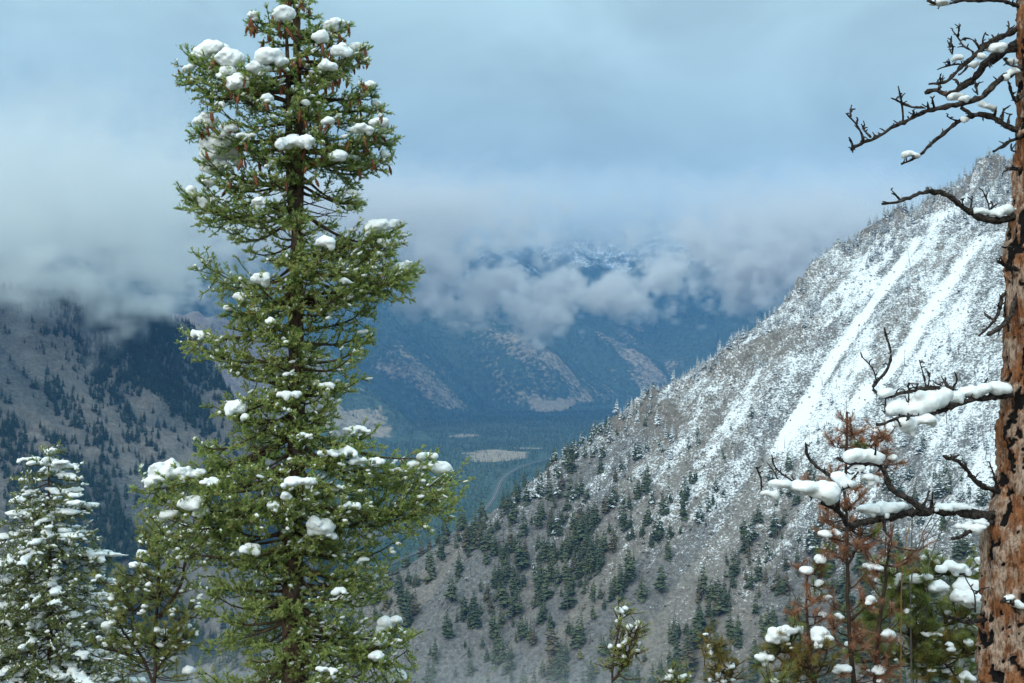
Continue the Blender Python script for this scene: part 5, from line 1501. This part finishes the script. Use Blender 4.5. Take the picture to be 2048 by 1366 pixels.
def puffs(ng, pos, blobs, nscale, namp, soft, off=(0, 0, 0), detail=5, fade=None):
    """union of soft ellipsoids (centre, radii) eroded by noise"""
    best = None
    for c, r in blobs:
        s = ng.nodes.new("ShaderNodeVectorMath"); s.operation = 'SUBTRACT'
        ng.links.new(pos, s.inputs[0]); s.inputs[1].default_value = tuple(c)
        d = ng.nodes.new("ShaderNodeVectorMath"); d.operation = 'DIVIDE'
        ng.links.new(s.outputs[0], d.inputs[0]); d.inputs[1].default_value = tuple(r)
        l = ng.nodes.new("ShaderNodeVectorMath"); l.operation = 'LENGTH'
        ng.links.new(d.outputs[0], l.inputs[0])
        v = gm(ng, 'SUBTRACT', 1.0, l.outputs["Value"])
        best = v if best is None else gm(ng, 'MAXIMUM', best, v)
    nz = gnoise(ng, pos, nscale, detail, off)
    v = gm(ng, 'ADD', best, gm(ng, 'MULTIPLY', gm(ng, 'SUBTRACT', nz, 0.5), namp))
    d = gstep(ng, v, 0.0, soft)
    if fade: d = gm(ng, 'MULTIPLY', d, gstep(ng, gm(ng, 'MULTIPLY', zof(ng, pos), -1.0), -fade[1], -fade[0]))
    return d
def blob(px, py, Y, rpx, rpy, ry):
    k = Y / FPX
    return (tuple(at(px, py, Y)), (rpx * k, ry, rpy * k))

# cloud lying on the top of the left mountainside
cloud("cloud_on_ridge", (-1000, 1180, -30), (-200, 1900, 330), (7, 11, 6), 0.024,
      lambda ng, pos: puffs(ng, pos, [blob(40, 290, 1450, 360, 265, 240), blob(-150, 460, 1400, 330, 130, 220), blob(220, 290, 1500, 230, 255, 220), blob(265, 535, 1480, 95, 62, 90),
                                      blob(325, 612, 1470, 55, 32, 60), blob(330, 400, 1560, 130, 90, 160), blob(110, 560, 1430, 150, 36, 80), blob(20, 590, 1400, 110, 34, 80)], 0.020, 5.5, 0.5, fade=(0, 290), detail=6),
      "low grey cloud covering the top of the left mountainside", CLOUD_A)
# ragged wisps and the veil across the far mountains
cloud("cloud_bank", (-1900, 3700, -20), (1700, 6600, 800), (16, 24, 10), 0.024,
      lambda ng, pos: puffs(ng, pos, [blob(1000, 580, 4700, 160, 44, 100), blob(1180, 595, 4700, 165, 40, 100), blob(930, 600, 4600, 85, 42, 90), blob(1080, 640, 4600, 55, 40, 80), blob(1290, 560, 4750, 70, 30, 80),
                                      blob(850, 535, 4700, 80, 55, 110), blob(560, 390, 4500, 420, 120, 260), blob(250, 400, 4400, 330, 115, 260), blob(820, 415, 4800, 170, 62, 200), blob(400, 505, 4300, 70, 30, 90),
                                      blob(1420, 500, 4900, 90, 40, 120), blob(1530, 545, 4900, 100, 58, 160), blob(1650, 420, 5000, 260, 145, 260), blob(640, 530, 4600, 100, 30, 90)], 0.0105, 6.4, 0.42, fade=(150, 620), detail=7),
      "ragged grey cloud wisps hanging across the far mountains", CLOUD_B)
cloud("cloud_veil", (-1900, 5200, 300), (2300, 7600, 900), (36, 56, 18), 0.0058,
      lambda ng, pos: puffs(ng, pos, [blob(1150, 405, 6400, 700, 112, 650), blob(600, 400, 6300, 500, 150, 700), blob(1650, 390, 6300, 400, 150, 700)], 0.0045, 3.2, 0.7, fade=(380, 880)),
      "thin pale cloud veil over the snowy far summit", CLOUD_A)
# thin mist in the gully at the foot of the right-hand slope
cloud("gully_mist", (-330, 280, -235), (420, 660, -60), (14, 14, 8), 0.0065,
      lambda ng, pos: puffs(ng, pos, [((-60, 470, -190), (240, 170, 95)), ((80, 480, -195), (220, 150, 85)), ((250, 470, -185), (170, 140, 80))], 0.012, 0.6, 0.7),
      "thin pale mist in the gully at the foot of the slope", (0.93, 0.95, 0.97))
